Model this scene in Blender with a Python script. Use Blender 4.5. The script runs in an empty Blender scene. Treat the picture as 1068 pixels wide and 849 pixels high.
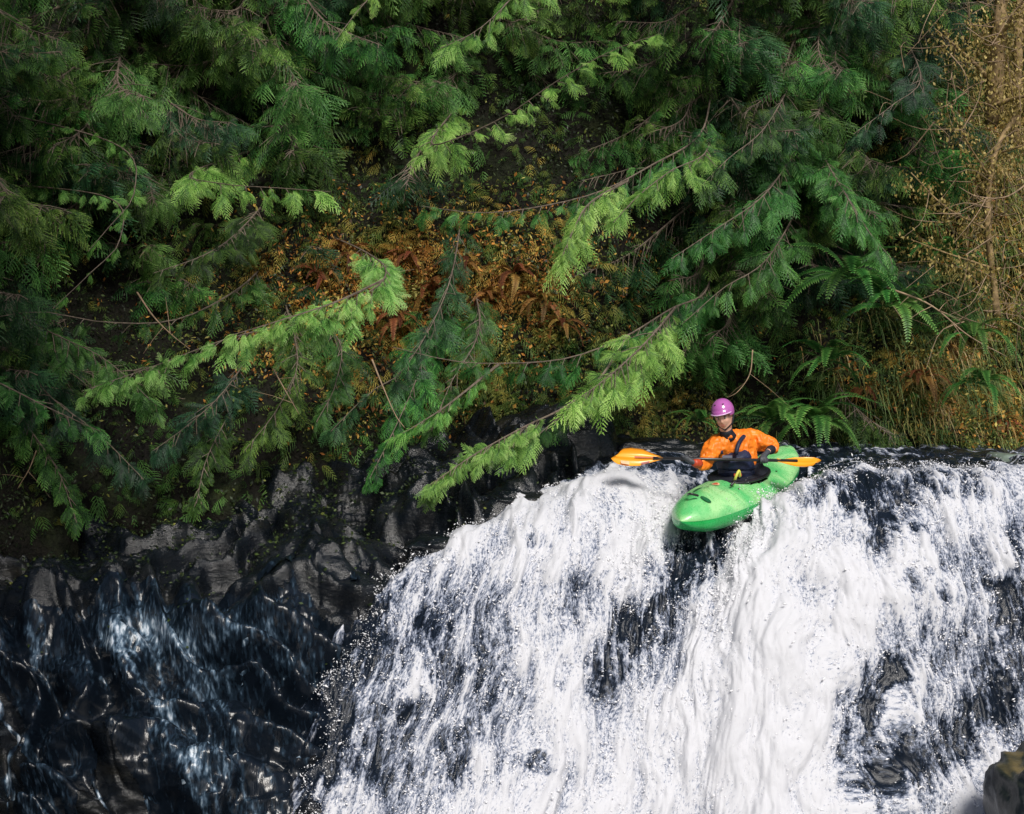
import bpy, bmesh, math, random
import numpy as np
from mathutils import Vector, Matrix, Euler, Quaternion
R = math.radians
sc = bpy.context.scene
C = sc.collection
rng = np.random.default_rng(7)
random.seed(7)

# ------------------------------------------------------------------ camera
F = 1540.0
PITCH = R(1.47)
CAM = np.array([0.0, -14.0, 1.0])
cp, sp_ = math.cos(PITCH), math.sin(PITCH)
def P(px, py, D):
    """photo pixel and distance along y -> world point"""
    u = (px - 534.0) / F; v = (424.5 - py) / F
    d = np.array([u, cp + v * sp_, -sp_ + v * cp])
    return CAM + d * (D / d[1])
cam = bpy.data.cameras.new('camera'); co = bpy.data.objects.new('camera', cam); C.objects.link(co)
cam.sensor_width = 36.0; cam.lens = F / 1068 * 36; cam.clip_end = 500
co.location = CAM; co.rotation_euler = (R(90) - PITCH, 0, 0)
sc.camera = co

# ------------------------------------------------------------------ noise
_perm = np.random.default_rng(3).permutation(512).astype(np.int64)
_grad = np.random.default_rng(4).normal(size=(512, 3)); _grad /= np.linalg.norm(_grad, axis=1)[:, None]
def noise(p, seed=0):
    p = np.asarray(p, float)
    i = np.floor(p).astype(np.int64); f = p - i
    u = f * f * f * (f * (f * 6 - 15) + 10)
    out = 0
    for dx in (0, 1):
        wx = u[:, 0] if dx else 1 - u[:, 0]
        hx = _perm[(i[:, 0] + dx + seed * 17) & 511]
        for dy in (0, 1):
            wy = u[:, 1] if dy else 1 - u[:, 1]
            hy = _perm[(hx + i[:, 1] + dy) & 511]
            for dz in (0, 1):
                wz = u[:, 2] if dz else 1 - u[:, 2]
                g = _grad[_perm[(hy + i[:, 2] + dz) & 511]]
                out = out + wx * wy * wz * (g[:, 0] * (f[:, 0] - dx) + g[:, 1] * (f[:, 1] - dy) + g[:, 2] * (f[:, 2] - dz))
    return out * 1.6
def fbm(p, o=4, seed=0, gain=.5, lac=2.03):
    s = 0; a = 1.0; t = 0
    p = np.asarray(p, float)
    for k in range(o):
        s = s + a * noise(p, seed + k); t += a; a *= gain; p = p * lac + 11.3
    return s / t * 1.5
def ridged(p, o=3, seed=0):
    s = 0; a = 1.0; t = 0
    p = np.asarray(p, float)
    for k in range(o):
        s = s + a * (1 - 2.2 * np.abs(noise(p, seed + k))); t += a; a *= .5; p = p * 2.1 + 7.7
    return s / t
def ss(a, b, x):
    t = np.clip((x - a) / (b - a), 0, 1); return t * t * (3 - 2 * t)

# ------------------------------------------------------------------ mesh helpers
def mesh_np(name, V, faces, mats, attrs=None, smooth=False, midx=None):
    """V (n,3); faces: list of arrays (m,k) of same k each"""
    me = bpy.data.meshes.new(name)
    V = np.ascontiguousarray(V, np.float32)
    me.vertices.add(len(V)); me.vertices.foreach_set('co', V.ravel())
    faces = [np.asarray(f, np.int32) for f in faces if len(f)]
    nl = sum(f.size for f in faces); nf = sum(len(f) for f in faces)
    me.loops.add(nl); me.loops.foreach_set('vertex_index', np.concatenate([f.ravel() for f in faces]))
    starts = []; tot = []; o = 0
    for f in faces:
        k = f.shape[1]; starts.append(np.arange(len(f)) * k + o); tot.append(np.full(len(f), k)); o += f.size
    me.polygons.add(nf)
    me.polygons.foreach_set('loop_start', np.concatenate(starts).astype(np.int32))
    if midx is not None: me.polygons.foreach_set('material_index', np.asarray(midx, np.int32))
    me.update(calc_edges=True)
    me.polygons.foreach_set('use_smooth', np.full(nf, bool(smooth)))
    for k, a in (attrs or {}).items():
        a = np.asarray(a, np.float32)
        if a.ndim == 1:
            me.attributes.new(k, 'FLOAT', 'POINT').data.foreach_set('value', a)
        else:
            if a.shape[1] == 3: a = np.concatenate([a, np.ones((len(a), 1), np.float32)], 1)
            me.attributes.new(k, 'FLOAT_COLOR', 'POINT').data.foreach_set('color', np.ascontiguousarray(a).ravel())
    for m in (mats if isinstance(mats, (list, tuple)) else [mats]): me.materials.append(m)
    me.validate()
    return me
def obj(name, me, parent=None, label=None, cat=None, group=None, kind=None, loc=None):
    o = bpy.data.objects.new(name, me); C.objects.link(o)
    if parent is not None: o.parent = parent
    if loc is not None: o.location = loc
    if label: o['label'] = label
    if cat: o['category'] = cat
    if group: o['group'] = group
    if kind: o['kind'] = kind
    return o
def thing(name, label, cat, loc=(0, 0, 0), group=None):
    return obj(name, None, None, label, cat, group, None, loc)
def grid_faces(nu, nv):
    a = np.arange(nu * nv).reshape(nu, nv)
    return np.stack([a[:-1, :-1], a[1:, :-1], a[1:, 1:], a[:-1, 1:]], -1).reshape(-1, 4)
class Geo:
    """collects pieces of geometry (quads / tris) with a per-vertex colour"""
    def __init__(s): s.V = []; s.Q = []; s.T = []; s.A = []; s.n = 0
    def add(s, V, Q=None, T=None, a=None):
        V = np.asarray(V, float)
        if Q is not None and len(Q): s.Q.append(np.asarray(Q) + s.n)
        if T is not None and len(T): s.T.append(np.asarray(T) + s.n)
        s.V.append(V); s.n += len(V)
        if a is None: a = np.zeros(len(V))
        a = np.asarray(a, float)
        if a.ndim == 0: a = np.full(len(V), float(a))
        s.A.append(a)
    def mesh(s, name, mat, smooth=False, aname='tint'):
        f = []
        if s.Q: f.append(np.concatenate(s.Q))
        if s.T: f.append(np.concatenate(s.T))
        return mesh_np(name, np.concatenate(s.V), f, mat, {aname: np.concatenate(s.A)}, smooth)
def spline(pts, n):
    """Catmull-Rom through pts, resampled to n points"""
    p = np.asarray(pts, float)
    if len(p) < 3:
        t = np.linspace(0, 1, n)[:, None]; return p[0] * (1 - t) + p[-1] * t
    q = np.vstack([2 * p[0] - p[1], p, 2 * p[-1] - p[-2]])
    out = []
    for i in range(1, len(q) - 2):
        t = np.linspace(0, 1, 24, endpoint=False)[:, None]
        a, b, c, d = q[i - 1], q[i], q[i + 1], q[i + 2]
        out.append(.5 * ((2 * b) + (c - a) * t + (2 * a - 5 * b + 4 * c - d) * t ** 2 + (-a + 3 * b - 3 * c + d) * t ** 3))
    o = np.vstack(out + [p[-1:]])
    L = np.r_[0, np.cumsum(np.linalg.norm(np.diff(o, axis=0), axis=1))]
    s = np.linspace(0, L[-1], n)
    return np.stack([np.interp(s, L, o[:, k]) for k in range(3)], 1)
def tube(g, pts, rad, k=6, a=0., jit=0., cap=True):
    pts = np.asarray(pts, float); n = len(pts)
    rad = np.broadcast_to(np.asarray(rad, float), (n,))
    T = np.gradient(pts, axis=0); T /= np.linalg.norm(T, axis=1)[:, None] + 1e-9
    up = np.array([0, 0, 1.]) if abs(T[0][2]) < .9 else np.array([1., 0, 0])
    V = []
    x = np.cross(T[0], up); x /= np.linalg.norm(x)
    for i in range(n):
        x = x - T[i] * x.dot(T[i]); x /= np.linalg.norm(x) + 1e-9
        y = np.cross(T[i], x)
        ang = np.arange(k) * 2 * np.pi / k
        r = rad[i] * (1 + (rng.normal(size=k) * jit if jit else 0))
        V.append(pts[i] + (np.cos(ang) * r)[:, None] * x + (np.sin(ang) * r)[:, None] * y)
    V = np.vstack(V)
    Q = [[i * k + j, i * k + (j + 1) % k, (i + 1) * k + (j + 1) % k, (i + 1) * k + j] for i in range(n - 1) for j in range(k)]
    T_ = []
    if cap:
        V = np.vstack([V, pts[:1], pts[-1:]]); b = n * k
        T_ = [[b, (j + 1) % k, j] for j in range(k)] + [[b + 1, (n - 1) * k + j, (n - 1) * k + (j + 1) % k] for j in range(k)]
    g.add(V, Q, T_, a)

# ------------------------------------------------------------------ materials
def mat(name):
    m = bpy.data.materials.new(name); m.use_nodes = True
    nt = m.node_tree; b = nt.nodes['Principled BSDF']
    return m, nt, b
def N(nt, t, **kw):
    n = nt.nodes.new(t)
    for k, v in kw.items():
        if hasattr(n, k): setattr(n, k, v)
        else: n.inputs[k].default_value = v
    return n
def ramp(nt, stops):
    n = nt.nodes.new('ShaderNodeValToRGB'); e = n.color_ramp.elements
    while len(e) < len(stops): e.new(.5)
    for el, (p, c) in zip(e, stops):
        el.position = p; el.color = (*c, 1) if len(c) == 3 else c
    return n
def simple(name, col, rough=.5, spec=.5, metal=0., var=.15, scale=30, bump=.0, coat=0.):
    m, nt, b = mat(name)
    tc = N(nt, 'ShaderNodeTexCoord'); ns = N(nt, 'ShaderNodeTexNoise'); ns.inputs['Scale'].default_value = scale; ns.inputs['Detail'].default_value = 5
    nt.links.new(tc.outputs['Object'], ns.inputs['Vector'])
    lo = [max(0, c * (1 - var)) for c in col]; hi = [min(1, c * (1 + var)) for c in col]
    r = ramp(nt, [(.3, lo), (.7, hi)])
    nt.links.new(ns.outputs['Fac'], r.inputs['Fac']); nt.links.new(r.outputs['Color'], b.inputs['Base Color'])
    b.inputs['Roughness'].default_value = rough; b.inputs['Metallic'].default_value = metal
    b.inputs['Specular IOR Level'].default_value = spec; b.inputs['Coat Weight'].default_value = coat
    if bump:
        bp = N(nt, 'ShaderNodeBump'); bp.inputs['Strength'].default_value = bump; bp.inputs['Distance'].default_value = .01
        nt.links.new(ns.outputs['Fac'], bp.inputs['Height']); nt.links.new(bp.outputs['Normal'], b.inputs['Normal'])
    return m
def leafmat(name, stops, transl=.3, rough=.5, hue=.0, obj_rand=.3, spec=.3):
    """colour by the 'tint' attribute, with a little variation from one bough to the next"""
    m, nt, b = mat(name)
    at = N(nt, 'ShaderNodeAttribute'); at.attribute_name = 'tint'
    oi = N(nt, 'ShaderNodeObjectInfo')
    r = ramp(nt, stops); nt.links.new(at.outputs['Fac'], r.inputs['Fac'])
    mr = N(nt, 'ShaderNodeMapRange'); mr.inputs['To Min'].default_value = 1 - obj_rand; mr.inputs['To Max'].default_value = 1 + obj_rand
    nt.links.new(oi.outputs['Random'], mr.inputs['Value'])
    hs = N(nt, 'ShaderNodeHueSaturation'); nt.links.new(r.outputs['Color'], hs.inputs['Color']); nt.links.new(mr.outputs['Result'], hs.inputs['Value'])
    if hue:
        m2 = N(nt, 'ShaderNodeMapRange'); m2.inputs['To Min'].default_value = .5 - hue; m2.inputs['To Max'].default_value = .5 + hue
        ml = N(nt, 'ShaderNodeMath', operation='MULTIPLY'); ml.inputs[1].default_value = 7.31
        fr = N(nt, 'ShaderNodeMath', operation='FRACT')
        nt.links.new(oi.outputs['Random'], ml.inputs[0]); nt.links.new(ml.outputs[0], fr.inputs[0]); nt.links.new(fr.outputs[0], m2.inputs['Value'])
        nt.links.new(m2.outputs['Result'], hs.inputs['Hue'])
    nt.links.new(hs.outputs['Color'], b.inputs['Base Color'])
    b.inputs['Roughness'].default_value = rough; b.inputs['Specular IOR Level'].default_value = spec
    if transl:
        tr = N(nt, 'ShaderNodeBsdfTranslucent'); nt.links.new(hs.outputs['Color'], tr.inputs['Color'])
        mx = N(nt, 'ShaderNodeMixShader'); mx.inputs[0].default_value = transl
        out = nt.nodes['Material Output']
        nt.links.new(b.outputs[0], mx.inputs[1]); nt.links.new(tr.outputs[0], mx.inputs[2]); nt.links.new(mx.outputs[0], out.inputs[0])
    return m

M = {}
M['cedar'] = leafmat('cedar_foliage', [(0, (.003, .012, .003)), (.4, (.022, .078, .014)), (.72, (.10, .24, .04)), (1, (.28, .46, .11))], .25, .55, .03, .45)  # paler tips are real growth; steep ramps also paint shaded gaps and lit tips
M['cedar_mid'] = leafmat('cedar_foliage_mid', [(0, (.008, .03, .007)), (.4, (.045, .14, .028)), (.72, (.14, .32, .07)), (1, (.30, .52, .16))], .28, .5, .02, .25)  # brighter copy, puts highlights into the colour of some boughs
M['cedar_bright'] = leafmat('cedar_foliage_lit', [(0, (.012, .05, .010)), (.35, (.08, .24, .035)), (.68, (.27, .52, .10)), (1, (.54, .76, .28))], .3, .5, .015, .15)  # cedar foliage again, with the light on the lit boughs painted in
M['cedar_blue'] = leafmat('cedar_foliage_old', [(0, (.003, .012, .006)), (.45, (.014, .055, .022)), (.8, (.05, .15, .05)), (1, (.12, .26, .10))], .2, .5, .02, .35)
M['fern'] = leafmat('fern_green', [(0, (.010, .038, .009)), (.5, (.05, .17, .032)), (.75, (.15, .36, .075)), (1, (.34, .56, .18))], .3, .45, .02, .3)
M['twig'] = simple('cedar_twig', (.14, .11, .085), .7, .3, var=.4, scale=20)
M['bark'] = simple('bark', (.035, .026, .02), .85, .2, var=.5, scale=9, bump=.6)
M['litter'] = leafmat('leaf_litter', [(0, (.06, .035, .015)), (.25, (.24, .09, .02)), (.5, (.52, .22, .045)), (.75, (.48, .34, .07)), (1, (.55, .50, .15))], .15, .6, 0, 0)
M['herb'] = leafmat('small_leaves', [(0, (.010, .016, .009)), (.35, (.025, .045, .014)), (.7, (.08, .12, .025)), (1, (.30, .30, .07))], .2, .5, 0, 0)
M['grass'] = leafmat('grass_blades', [(0, (.05, .10, .03)), (.3, (.11, .20, .07)), (.6, (.30, .30, .10)), (.8, (.42, .26, .10)), (1, (.60, .50, .28))], .25, .5, 0, 0)
M['gold'] = leafmat('golden_moss', [(0, (.04, .045, .012)), (.5, (.24, .18, .045)), (1, (.50, .40, .15))], .25, .6, 0, .2)

def soil_mat():
    m, nt, b = mat('mossy_soil')
    tc = N(nt, 'ShaderNodeTexCoord')
    n1 = N(nt, 'ShaderNodeTexNoise'); n1.inputs['Scale'].default_value = 2.2; n1.inputs['Detail'].default_value = 8
    n2 = N(nt, 'ShaderNodeTexNoise'); n2.inputs['Scale'].default_value = 26; n2.inputs['Detail'].default_value = 6
    for n in (n1, n2): nt.links.new(tc.outputs['Object'], n.inputs['Vector'])
    r1 = ramp(nt, [(.35, (.004, .0035, .0025)), (.5, (.009, .008, .005)), (.62, (.010, .014, .005)), (.75, (.022, .028, .008))])
    r2 = ramp(nt, [(.3, (.35, .35, .35)), (.7, (1.3, 1.3, 1.3))])
    nt.links.new(n1.outputs['Fac'], r1.inputs['Fac']); nt.links.new(n2.outputs['Fac'], r2.inputs['Fac'])
    mx = N(nt, 'ShaderNodeMix', data_type='RGBA', blend_type='MULTIPLY'); mx.inputs[0].default_value = 1
    nt.links.new(r1.outputs[0], mx.inputs[6]); nt.links.new(r2.outputs[0], mx.inputs[7]); nt.links.new(mx.outputs[2], b.inputs['Base Color'])
    bp = N(nt, 'ShaderNodeBump'); bp.inputs['Strength'].default_value = 1; bp.inputs['Distance'].default_value = .04
    nt.links.new(n2.outputs['Fac'], bp.inputs['Height']); nt.links.new(bp.outputs['Normal'], b.inputs['Normal'])
    b.inputs['Roughness'].default_value = .8; b.inputs['Specular IOR Level'].default_value = .2
    return m
M['soil'] = soil_mat()
def rock_mat():
    m, nt, b = mat('wet_rock')
    tc = N(nt, 'ShaderNodeTexCoord'); mp = N(nt, 'ShaderNodeMapping'); mp.inputs['Scale'].default_value = (1.0, 1.5, 3.2); mp.inputs['Rotation'].default_value = (0, R(14), 0)
    nt.links.new(tc.outputs['Object'], mp.inputs['Vector'])
    n1 = N(nt, 'ShaderNodeTexNoise'); n1.inputs['Scale'].default_value = 1.6; n1.inputs['Detail'].default_value = 9; n1.inputs['Roughness'].default_value = .62
    n2 = N(nt, 'ShaderNodeTexNoise'); n2.inputs['Scale'].default_value = 9; n2.inputs['Detail'].default_value = 8; n2.inputs['Roughness'].default_value = .7
    for n in (n1, n2): nt.links.new(mp.outputs[0], n.inputs['Vector'])
    r1 = ramp(nt, [(.36, (.002, .003, .005)), (.5, (.005, .007, .010)), (.62, (.011, .012, .012)), (.72, (.026, .025, .021)), (.82, (.07, .065, .052))])
    nt.links.new(n1.outputs['Fac'], r1.inputs['Fac']); nt.links.new(r1.outputs[0], b.inputs['Base Color'])
    rr = ramp(nt, [(.38, (.06, .06, .06)), (.62, (.34, .34, .34))]); nt.links.new(n2.outputs['Fac'], rr.inputs['Fac']); nt.links.new(rr.outputs[0], b.inputs['Roughness'])
    bp = N(nt, 'ShaderNodeBump'); bp.inputs['Strength'].default_value = 1; bp.inputs['Distance'].default_value = .014
    nt.links.new(n2.outputs['Fac'], bp.inputs['Height']); nt.links.new(bp.outputs['Normal'], b.inputs['Normal'])
    b.inputs['Specular IOR Level'].default_value = .55
    return m
M['rock'] = rock_mat()
def water_mat():
    m, nt, b = mat('white_water')
    at = N(nt, 'ShaderNodeAttribute'); at.attribute_name = 'foam'
    tc = N(nt, 'ShaderNodeTexCoord')
    n1 = N(nt, 'ShaderNodeTexNoise'); n1.inputs['Scale'].default_value = 15; n1.inputs['Detail'].default_value = 8; n1.inputs['Roughness'].default_value = .74; n1.inputs['Distortion'].default_value = .2
    fl = N(nt, 'ShaderNodeAttribute'); fl.attribute_name = 'flow'
    nt.links.new(fl.outputs['Color'], n1.inputs['Vector'])
    ma = N(nt, 'ShaderNodeMath', operation='MULTIPLY_ADD'); ma.inputs[1].default_value = 2.3; ma.inputs[2].default_value = -1.15
    nt.links.new(n1.outputs['Fac'], ma.inputs[0])
    ad = N(nt, 'ShaderNodeMath', operation='ADD'); nt.links.new(ma.outputs[0], ad.inputs[0]); nt.links.new(at.outputs['Fac'], ad.inputs[1])
    r = ramp(nt, [(.18, (0, 0, 0)), (.80, (1, 1, 1))]); nt.links.new(ad.outputs[0], r.inputs['Fac'])
    col = ramp(nt, [(0, (.006, .010, .018)), (.35, (.05, .065, .10)), (.64, (.22, .25, .33)), (.84, (.43, .45, .51)), (1, (.56, .57, .61))])  # blue grey mid tones paint soft shading into the foam
    nt.links.new(r.outputs[0], col.inputs['Fac']); nt.links.new(col.outputs[0], b.inputs['Base Color'])
    rg = N(nt, 'ShaderNodeMapRange'); rg.inputs['To Min'].default_value = .12; rg.inputs['To Max'].default_value = .75
    nt.links.new(r.outputs[0], rg.inputs['Value']); nt.links.new(rg.outputs[0], b.inputs['Roughness'])
    bp = N(nt, 'ShaderNodeBump'); bp.inputs['Strength'].default_value = .5; bp.inputs['Distance'].default_value = .012
    nt.links.new(n1.outputs['Fac'], bp.inputs['Height']); nt.links.new(bp.outputs['Normal'], b.inputs['Normal'])
    b.inputs['IOR'].default_value = 1.33
    return m
M['water'] = water_mat()
M['spray'] = simple('spray_drops', (.85, .85, .88), .3, .5, var=.05)

# ------------------------------------------------------------------ the shape of the ledge and the fall
LX = np.array([-9, -5, -3.5, -2.2, -1.2, -.5, .2, .9, 1.8, 3, 5, 9.])
LY = np.array([-1.6, -1.6, -1.7, -1.8, -1.5, -1.0, -.62, -.40, -.35, -.2, .0, .2])
LZ = np.array([-1.6, -1.35, -1.15, -1.02, -.86, -.56, -.30, -.08, 0, 0, 0, 0.])
TU = np.array([18, 18, 17, 16, 15, 14, 11, 4, 1.2, .6, .5, .5])
TM = np.array([50, 50, 48, 46, 50, 54, 56, 56, 56, 57, 58, 58.])
S0, S1 = -5.6, 5.4
_s = np.linspace(S0, S1, 1101)
def smooth_interp(x, Y):
    xs = np.linspace(-10, 10, 801); y = np.interp(xs, LX, Y)
    k = np.hanning(31); k /= k.sum(); y = np.convolve(np.pad(y, 15, mode='edge'), k, 'valid')
    return np.interp(x, xs, y)
def base(x, s):
    """point of the smooth ledge/fall surface for column x and flow coordinate s (s<0 upstream of the lip)"""
    x = np.asarray(x, float); s = np.asarray(s, float)
    ly, lz, tu, tm = (smooth_interp(x, A) for A in (LY, LZ, TU, TM))
    # integrate the slope on a few shared profiles: closed form through a table in (tu, tm) is avoided by sampling s
    uy = np.zeros_like(x); uz = np.zeros_like(x)
    K = 40
    y = ly.copy(); z = lz.copy()
    for k in range(K):
        sm = s * (k + .5) / K
        th = np.radians(tu + (tm - tu) * ss(-.25, .75, sm) + 6 * np.sin(sm * 2.1 + x * .9) * ss(.8, 1.6, sm))
        y -= np.cos(th) * s / K; z -= np.sin(th) * s / K
    xk = 2.05 + .52 * np.clip(y, -1.6, 1.3)
    z = z - .40 * np.exp(-(np.abs(x - xk) / .72) ** 3) * ss(1.7, .1, y) - .10 * np.exp(-(np.abs(x - xk) / .6) ** 2) * ss(2.2, .9, y)
    z = np.maximum(z, -9)
    return np.stack([x, y, z], -1)
def normal_of(G, nu, nv):
    g = G.reshape(nu, nv, 3)
    a = np.gradient(g, axis=0); b = np.gradient(g, axis=1)
    n = np.cross(a, b); n /= np.linalg.norm(n, axis=2)[..., None] + 1e-9
    n = n.reshape(-1, 3)
    if n[:, 2].mean() < 0: n = -n
    return n
def edge_x(s):
    return np.interp(s, [-5.6, -3, -1, -.4, -.1, .1, 1, 2.5, 4, 5.4], [1.9, 1.3, .85, .0, -.85, -1.15, -1.38, -1.75, -2.1, -2.4])
def in_water(x, s, wob=True):
    w = fbm(np.stack([x * 2.2, s * 2.2, x * 0 + 4], 1), 4, 40) * .22 if wob else 0
    return x - edge_x(s) + w
def to_px(V):
    d = V - CAM; f = d[:, 1] * cp - d[:, 2] * sp_; v = d[:, 1] * sp_ + d[:, 2] * cp
    return 534 + F * d[:, 0] / f, 424.5 - F * v / f

def blob(px, py, cx, cy, rx, ry): return np.exp(-(((px - cx) / rx) ** 2 + ((py - cy) / ry) ** 2))
# rock sheet
def rock_disp(x, s, B):
    q = np.stack([B[:, 0], B[:, 1], B[:, 2]], 1)
    tilt = B[:, 2] + .22 * B[:, 0]
    strat = ridged(np.stack([B[:, 0] * .55, B[:, 1] * .9, tilt * 2.6], 1), 4, 20)
    lumps = fbm(q * .9, 3, 24)
    fine = fbm(q * 5.5, 4, 28)
    blocks = np.floor(noise(q * np.array([.9, 1.2, 1.6]), 31) * 5) / 5
    t2 = (B[:, 2] * .8 + .62 * B[:, 0] + .2 * B[:, 1] + .75 * fbm(q * .7, 3, 37)) * 2.2
    step = (t2 - np.floor(t2)); saw = ss(.0, .82, step) - ss(.82, 1, step)
    crack = np.exp(-(noise(q * np.array([1.6, 1.6, 2.6]), 38) / .035) ** 2)
    return .34 * lumps + .10 * strat + .03 * fine + .16 * blocks + .24 * saw - .05 * crack * ss(-.1, .3, lumps) + .02 * ridged(q * 3.1, 3, 35)
def build_rock():
    nu, nv = 900, 520
    xs = np.concatenate([np.linspace(-9, 1.8, 720), np.linspace(1.82, 9, 180)]); ssn = np.linspace(S0, S1, nv)
    X, S = np.meshgrid(xs, ssn, indexing='ij'); X = X.ravel(); S = S.ravel()
    B = base(X, S); n = normal_of(B, nu, nv)
    w = in_water(X, S)
    amp = 1 - .75 * ss(-.3, .4, w)
    d = rock_disp(X, S, B) * amp - .10 * ss(-.1, .4, w)
    V = B + n * d[:, None]
    me = mesh_np('riverbed_rock', V, [grid_faces(nu, nv)], M['rock'], smooth=True)
    return obj('rock_ledge', me, kind='structure'), (xs, ssn, V.reshape(nu, nv, 3), n.reshape(nu, nv, 3))
rock, RK = build_rock()

# water sheet -------------------------------------------------------
# places of dark, unbroken water on the fall: (x, z, radius x, radius z, strength)
def wz(py):  # height on the fall of a photo row
    k = (py - 385) / F; return (1 - k * 13.6) / (1 + .85 * k * 0 + k * .75 * 1.0) if False else (1 - k * 13.5) / (1 - .7 * k)
DARK = [(px, py, rx, ry, st) for px, py, rx, ry, st in [
    (742, 572, 20, 24, 1.0), (715, 600, 22, 30, .7), (690, 635, 22, 24, .75), (655, 660, 36, 30, .8), (632, 695, 26, 24, .6), (625, 615, 34, 16, .35),
    (900, 515, 60, 20, .85), (912, 548, 18, 30, .85), (850, 500, 34, 12, .5), (985, 505, 60, 16, .6), (780, 535, 25, 12, .5),
    (960, 625, 30, 16, .65), (930, 700, 34, 22, .6), (905, 740, 24, 40, .7), (930, 800, 40, 36, .75), (985, 770, 40, 24, .6), (1005, 655, 26, 20, .35),
    (1052, 640, 22, 60, .8), (1040, 720, 34, 50, .8), (955, 560, 22, 8, .45), (1062, 560, 20, 14, .4),
    (390, 660, 22, 44, .55), (445, 655, 34, 26, .6), (350, 745, 44, 30, .6), (420, 745, 36, 26, .65), (500, 720, 22, 44, .6), (470, 785, 36, 30, .55),
    (370, 810, 70, 26, .6), (320, 780, 30, 60, .4), (510, 640, 20, 30, .35), (575, 630, 30, 12, .25), (560, 568, 20, 6, .35), (400, 620, 20, 14, .3), (430, 690, 110, 90, .42), (350, 800, 100, 60, .5), (1000, 680, 70, 110, .35), (660, 650, 60, 60, .4), (980, 580, 60, 30, .2), (555, 800, 22, 8, .3)]]
def build_water():
    nu, nv = 860, 820
    xs = np.linspace(-2.9, 8.6, nu); xs = np.concatenate([np.linspace(-2.9, 4.6, 720), np.linspace(4.63, 8.6, 140)])
    ssn = np.concatenate([np.linspace(S0, -1, 120), np.linspace(-.985, 4.2, 600), np.linspace(4.22, 5.4, 100)])
    X, S = np.meshgrid(xs, ssn, indexing='ij'); X = X.ravel(); S = S.ravel()
    B = base(X, S); n = normal_of(B, nu, nv)
    w = in_water(X, S)
    # flow-aligned noise
    lean = X + .16 * np.maximum(S, 0) * (1 - ss(2.2, 3.6, X) * 1.2)
    fx = lean + .08 * fbm(np.stack([X * 2, S * 1.4, X * 0], 1), 2, 50)
    q1 = np.stack([fx * 3.4, S * 1.2, X * 0 + 2], 1)
    q2 = np.stack([fx * 13, S * 3.0, X * 0 + 5], 1)
    q3 = np.stack([fx * 36, S * 9, X * 0 + 9], 1)
    a1 = fbm(q1, 3, 60); a2 = fbm(q2, 3, 63); a3 = fbm(q3, 2, 66); rd = ridged(np.stack([fx * 11, S * 2.6, X * 0 + 1], 1), 3, 70)
    px, py = to_px(B)
    dark = np.zeros(len(X))
    wobx = fbm(np.stack([X * 5, S * 4, X * 0 + 3], 1), 3, 80) * 22; woby = fbm(np.stack([X * 5, S * 4, X * 0 + 33], 1), 3, 84) * 22
    for (cx, cy, rx, ry, st) in DARK:
        dd = ((px + wobx - cx) / (rx * 1.0)) ** 2 + ((py + woby - cy) / (ry * 1.15)) ** 2
        dark = np.maximum(dark, st * np.exp(-dd * .8))
    up = ss(-.02, -.45, S) * ss(.6, 1.6, X) * (1 - .85 * ss(60, 20, np.abs(px - 670)) * ss(484, 496, py))           # smooth dark river above the lip
    streak = ridged(np.stack([X * 1.6, S * 5, X * 0], 1), 3, 90)
    dens = .88 + .30 * a1 + .10 * ss(700, 790, px) * ss(960, 880, px) * ss(540, 600, py) - 1.05 * dark - up * (.86 - .55 * ss(.45, .9, streak)) + .22 * np.maximum(0, a1)
    ragged = ss(.28, .0, w)
    foam = dens + (a2 * .5 + a3 * .35) * (.35 + 1.2 * dark + .6 * up + .6 * ragged) + .30 * (rd - .45) * (dark + .5 * up) - .55 * ragged
    foam = np.clip(foam, -.5, 1.25)
    fo = np.clip(foam, 0, 1)
    fallm = ss(-.3, .4, S)
    h = .10 * a1 + (.012 * a2 + .007 * a3 + .012 * a2 * np.clip(dark * 2, 0, 1)) * (.35 + .65 * fallm) + .03 * fo * fallm + .10 * ss(.5, .9, S) * ss(1.5, 0, np.abs(S - 1.2))
    h = h * (.35 + .65 * ss(-1.2, 0, S)) + .045
    h += .035 * ss(-.1, -1, S) * np.sin(X * 3 + S * 5 + a1 * 4) + .02 * streak * up
    axx = 2.05 + .52 * np.clip(B[:, 1], -1.6, 1.3)
    hullw = ss(1.4, .9, B[:, 1]) * ss(-1.3, -.7, B[:, 1])
    pile = (np.exp(-((X - axx - .50) / .13) ** 2) + .8 * np.exp(-((X - axx + .52) / .13) ** 2)) * hullw
    h += pile * (.05 + .07 * a2); foam = np.clip(foam + pile * (.5 + .5 * a2), -.5, 1.25)
    h = h - .42 * ss(.03, -.35, w) * 1.0
    V = B + n * h[:, None]
    # thickness fades at the ragged left edge so the sheet dives under the rock
    keep = (w > -.5).reshape(nu, nv)
    f = grid_faces(nu, nv).reshape(nu - 1, nv - 1, 4)
    kf = keep[:-1, :-1] & keep[1:, :-1] & keep[1:, 1:] & keep[:-1, 1:]
    me = mesh_np('water', V, [f[kf]], M['water'], {'foam': foam, 'flow': np.stack([fx * 4.2, S * 1.9, 0 * X], 1)}, smooth=True)
    bm = bmesh.new(); bm.from_mesh(me); bmesh.ops.delete(bm, geom=[v for v in bm.verts if not v.link_faces], context='VERTS'); bm.to_mesh(me); bm.free()
    obj('waterfall', me, kind='structure')
    return X, S, V, n, foam, w
WX, WS, WV, WN, WF, WW = build_water()
# low pool under the fall
pool = mesh_np('pool', np.array([[-60, -60, -4.6], [60, -60, -4.6], [60, 5, -4.6], [-60, 5, -4.6]], float), [np.array([[0, 1, 2, 3]])], M['water'], {'foam': np.array([.2] * 4)})
obj('pool_water', pool, kind='structure')

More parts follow.
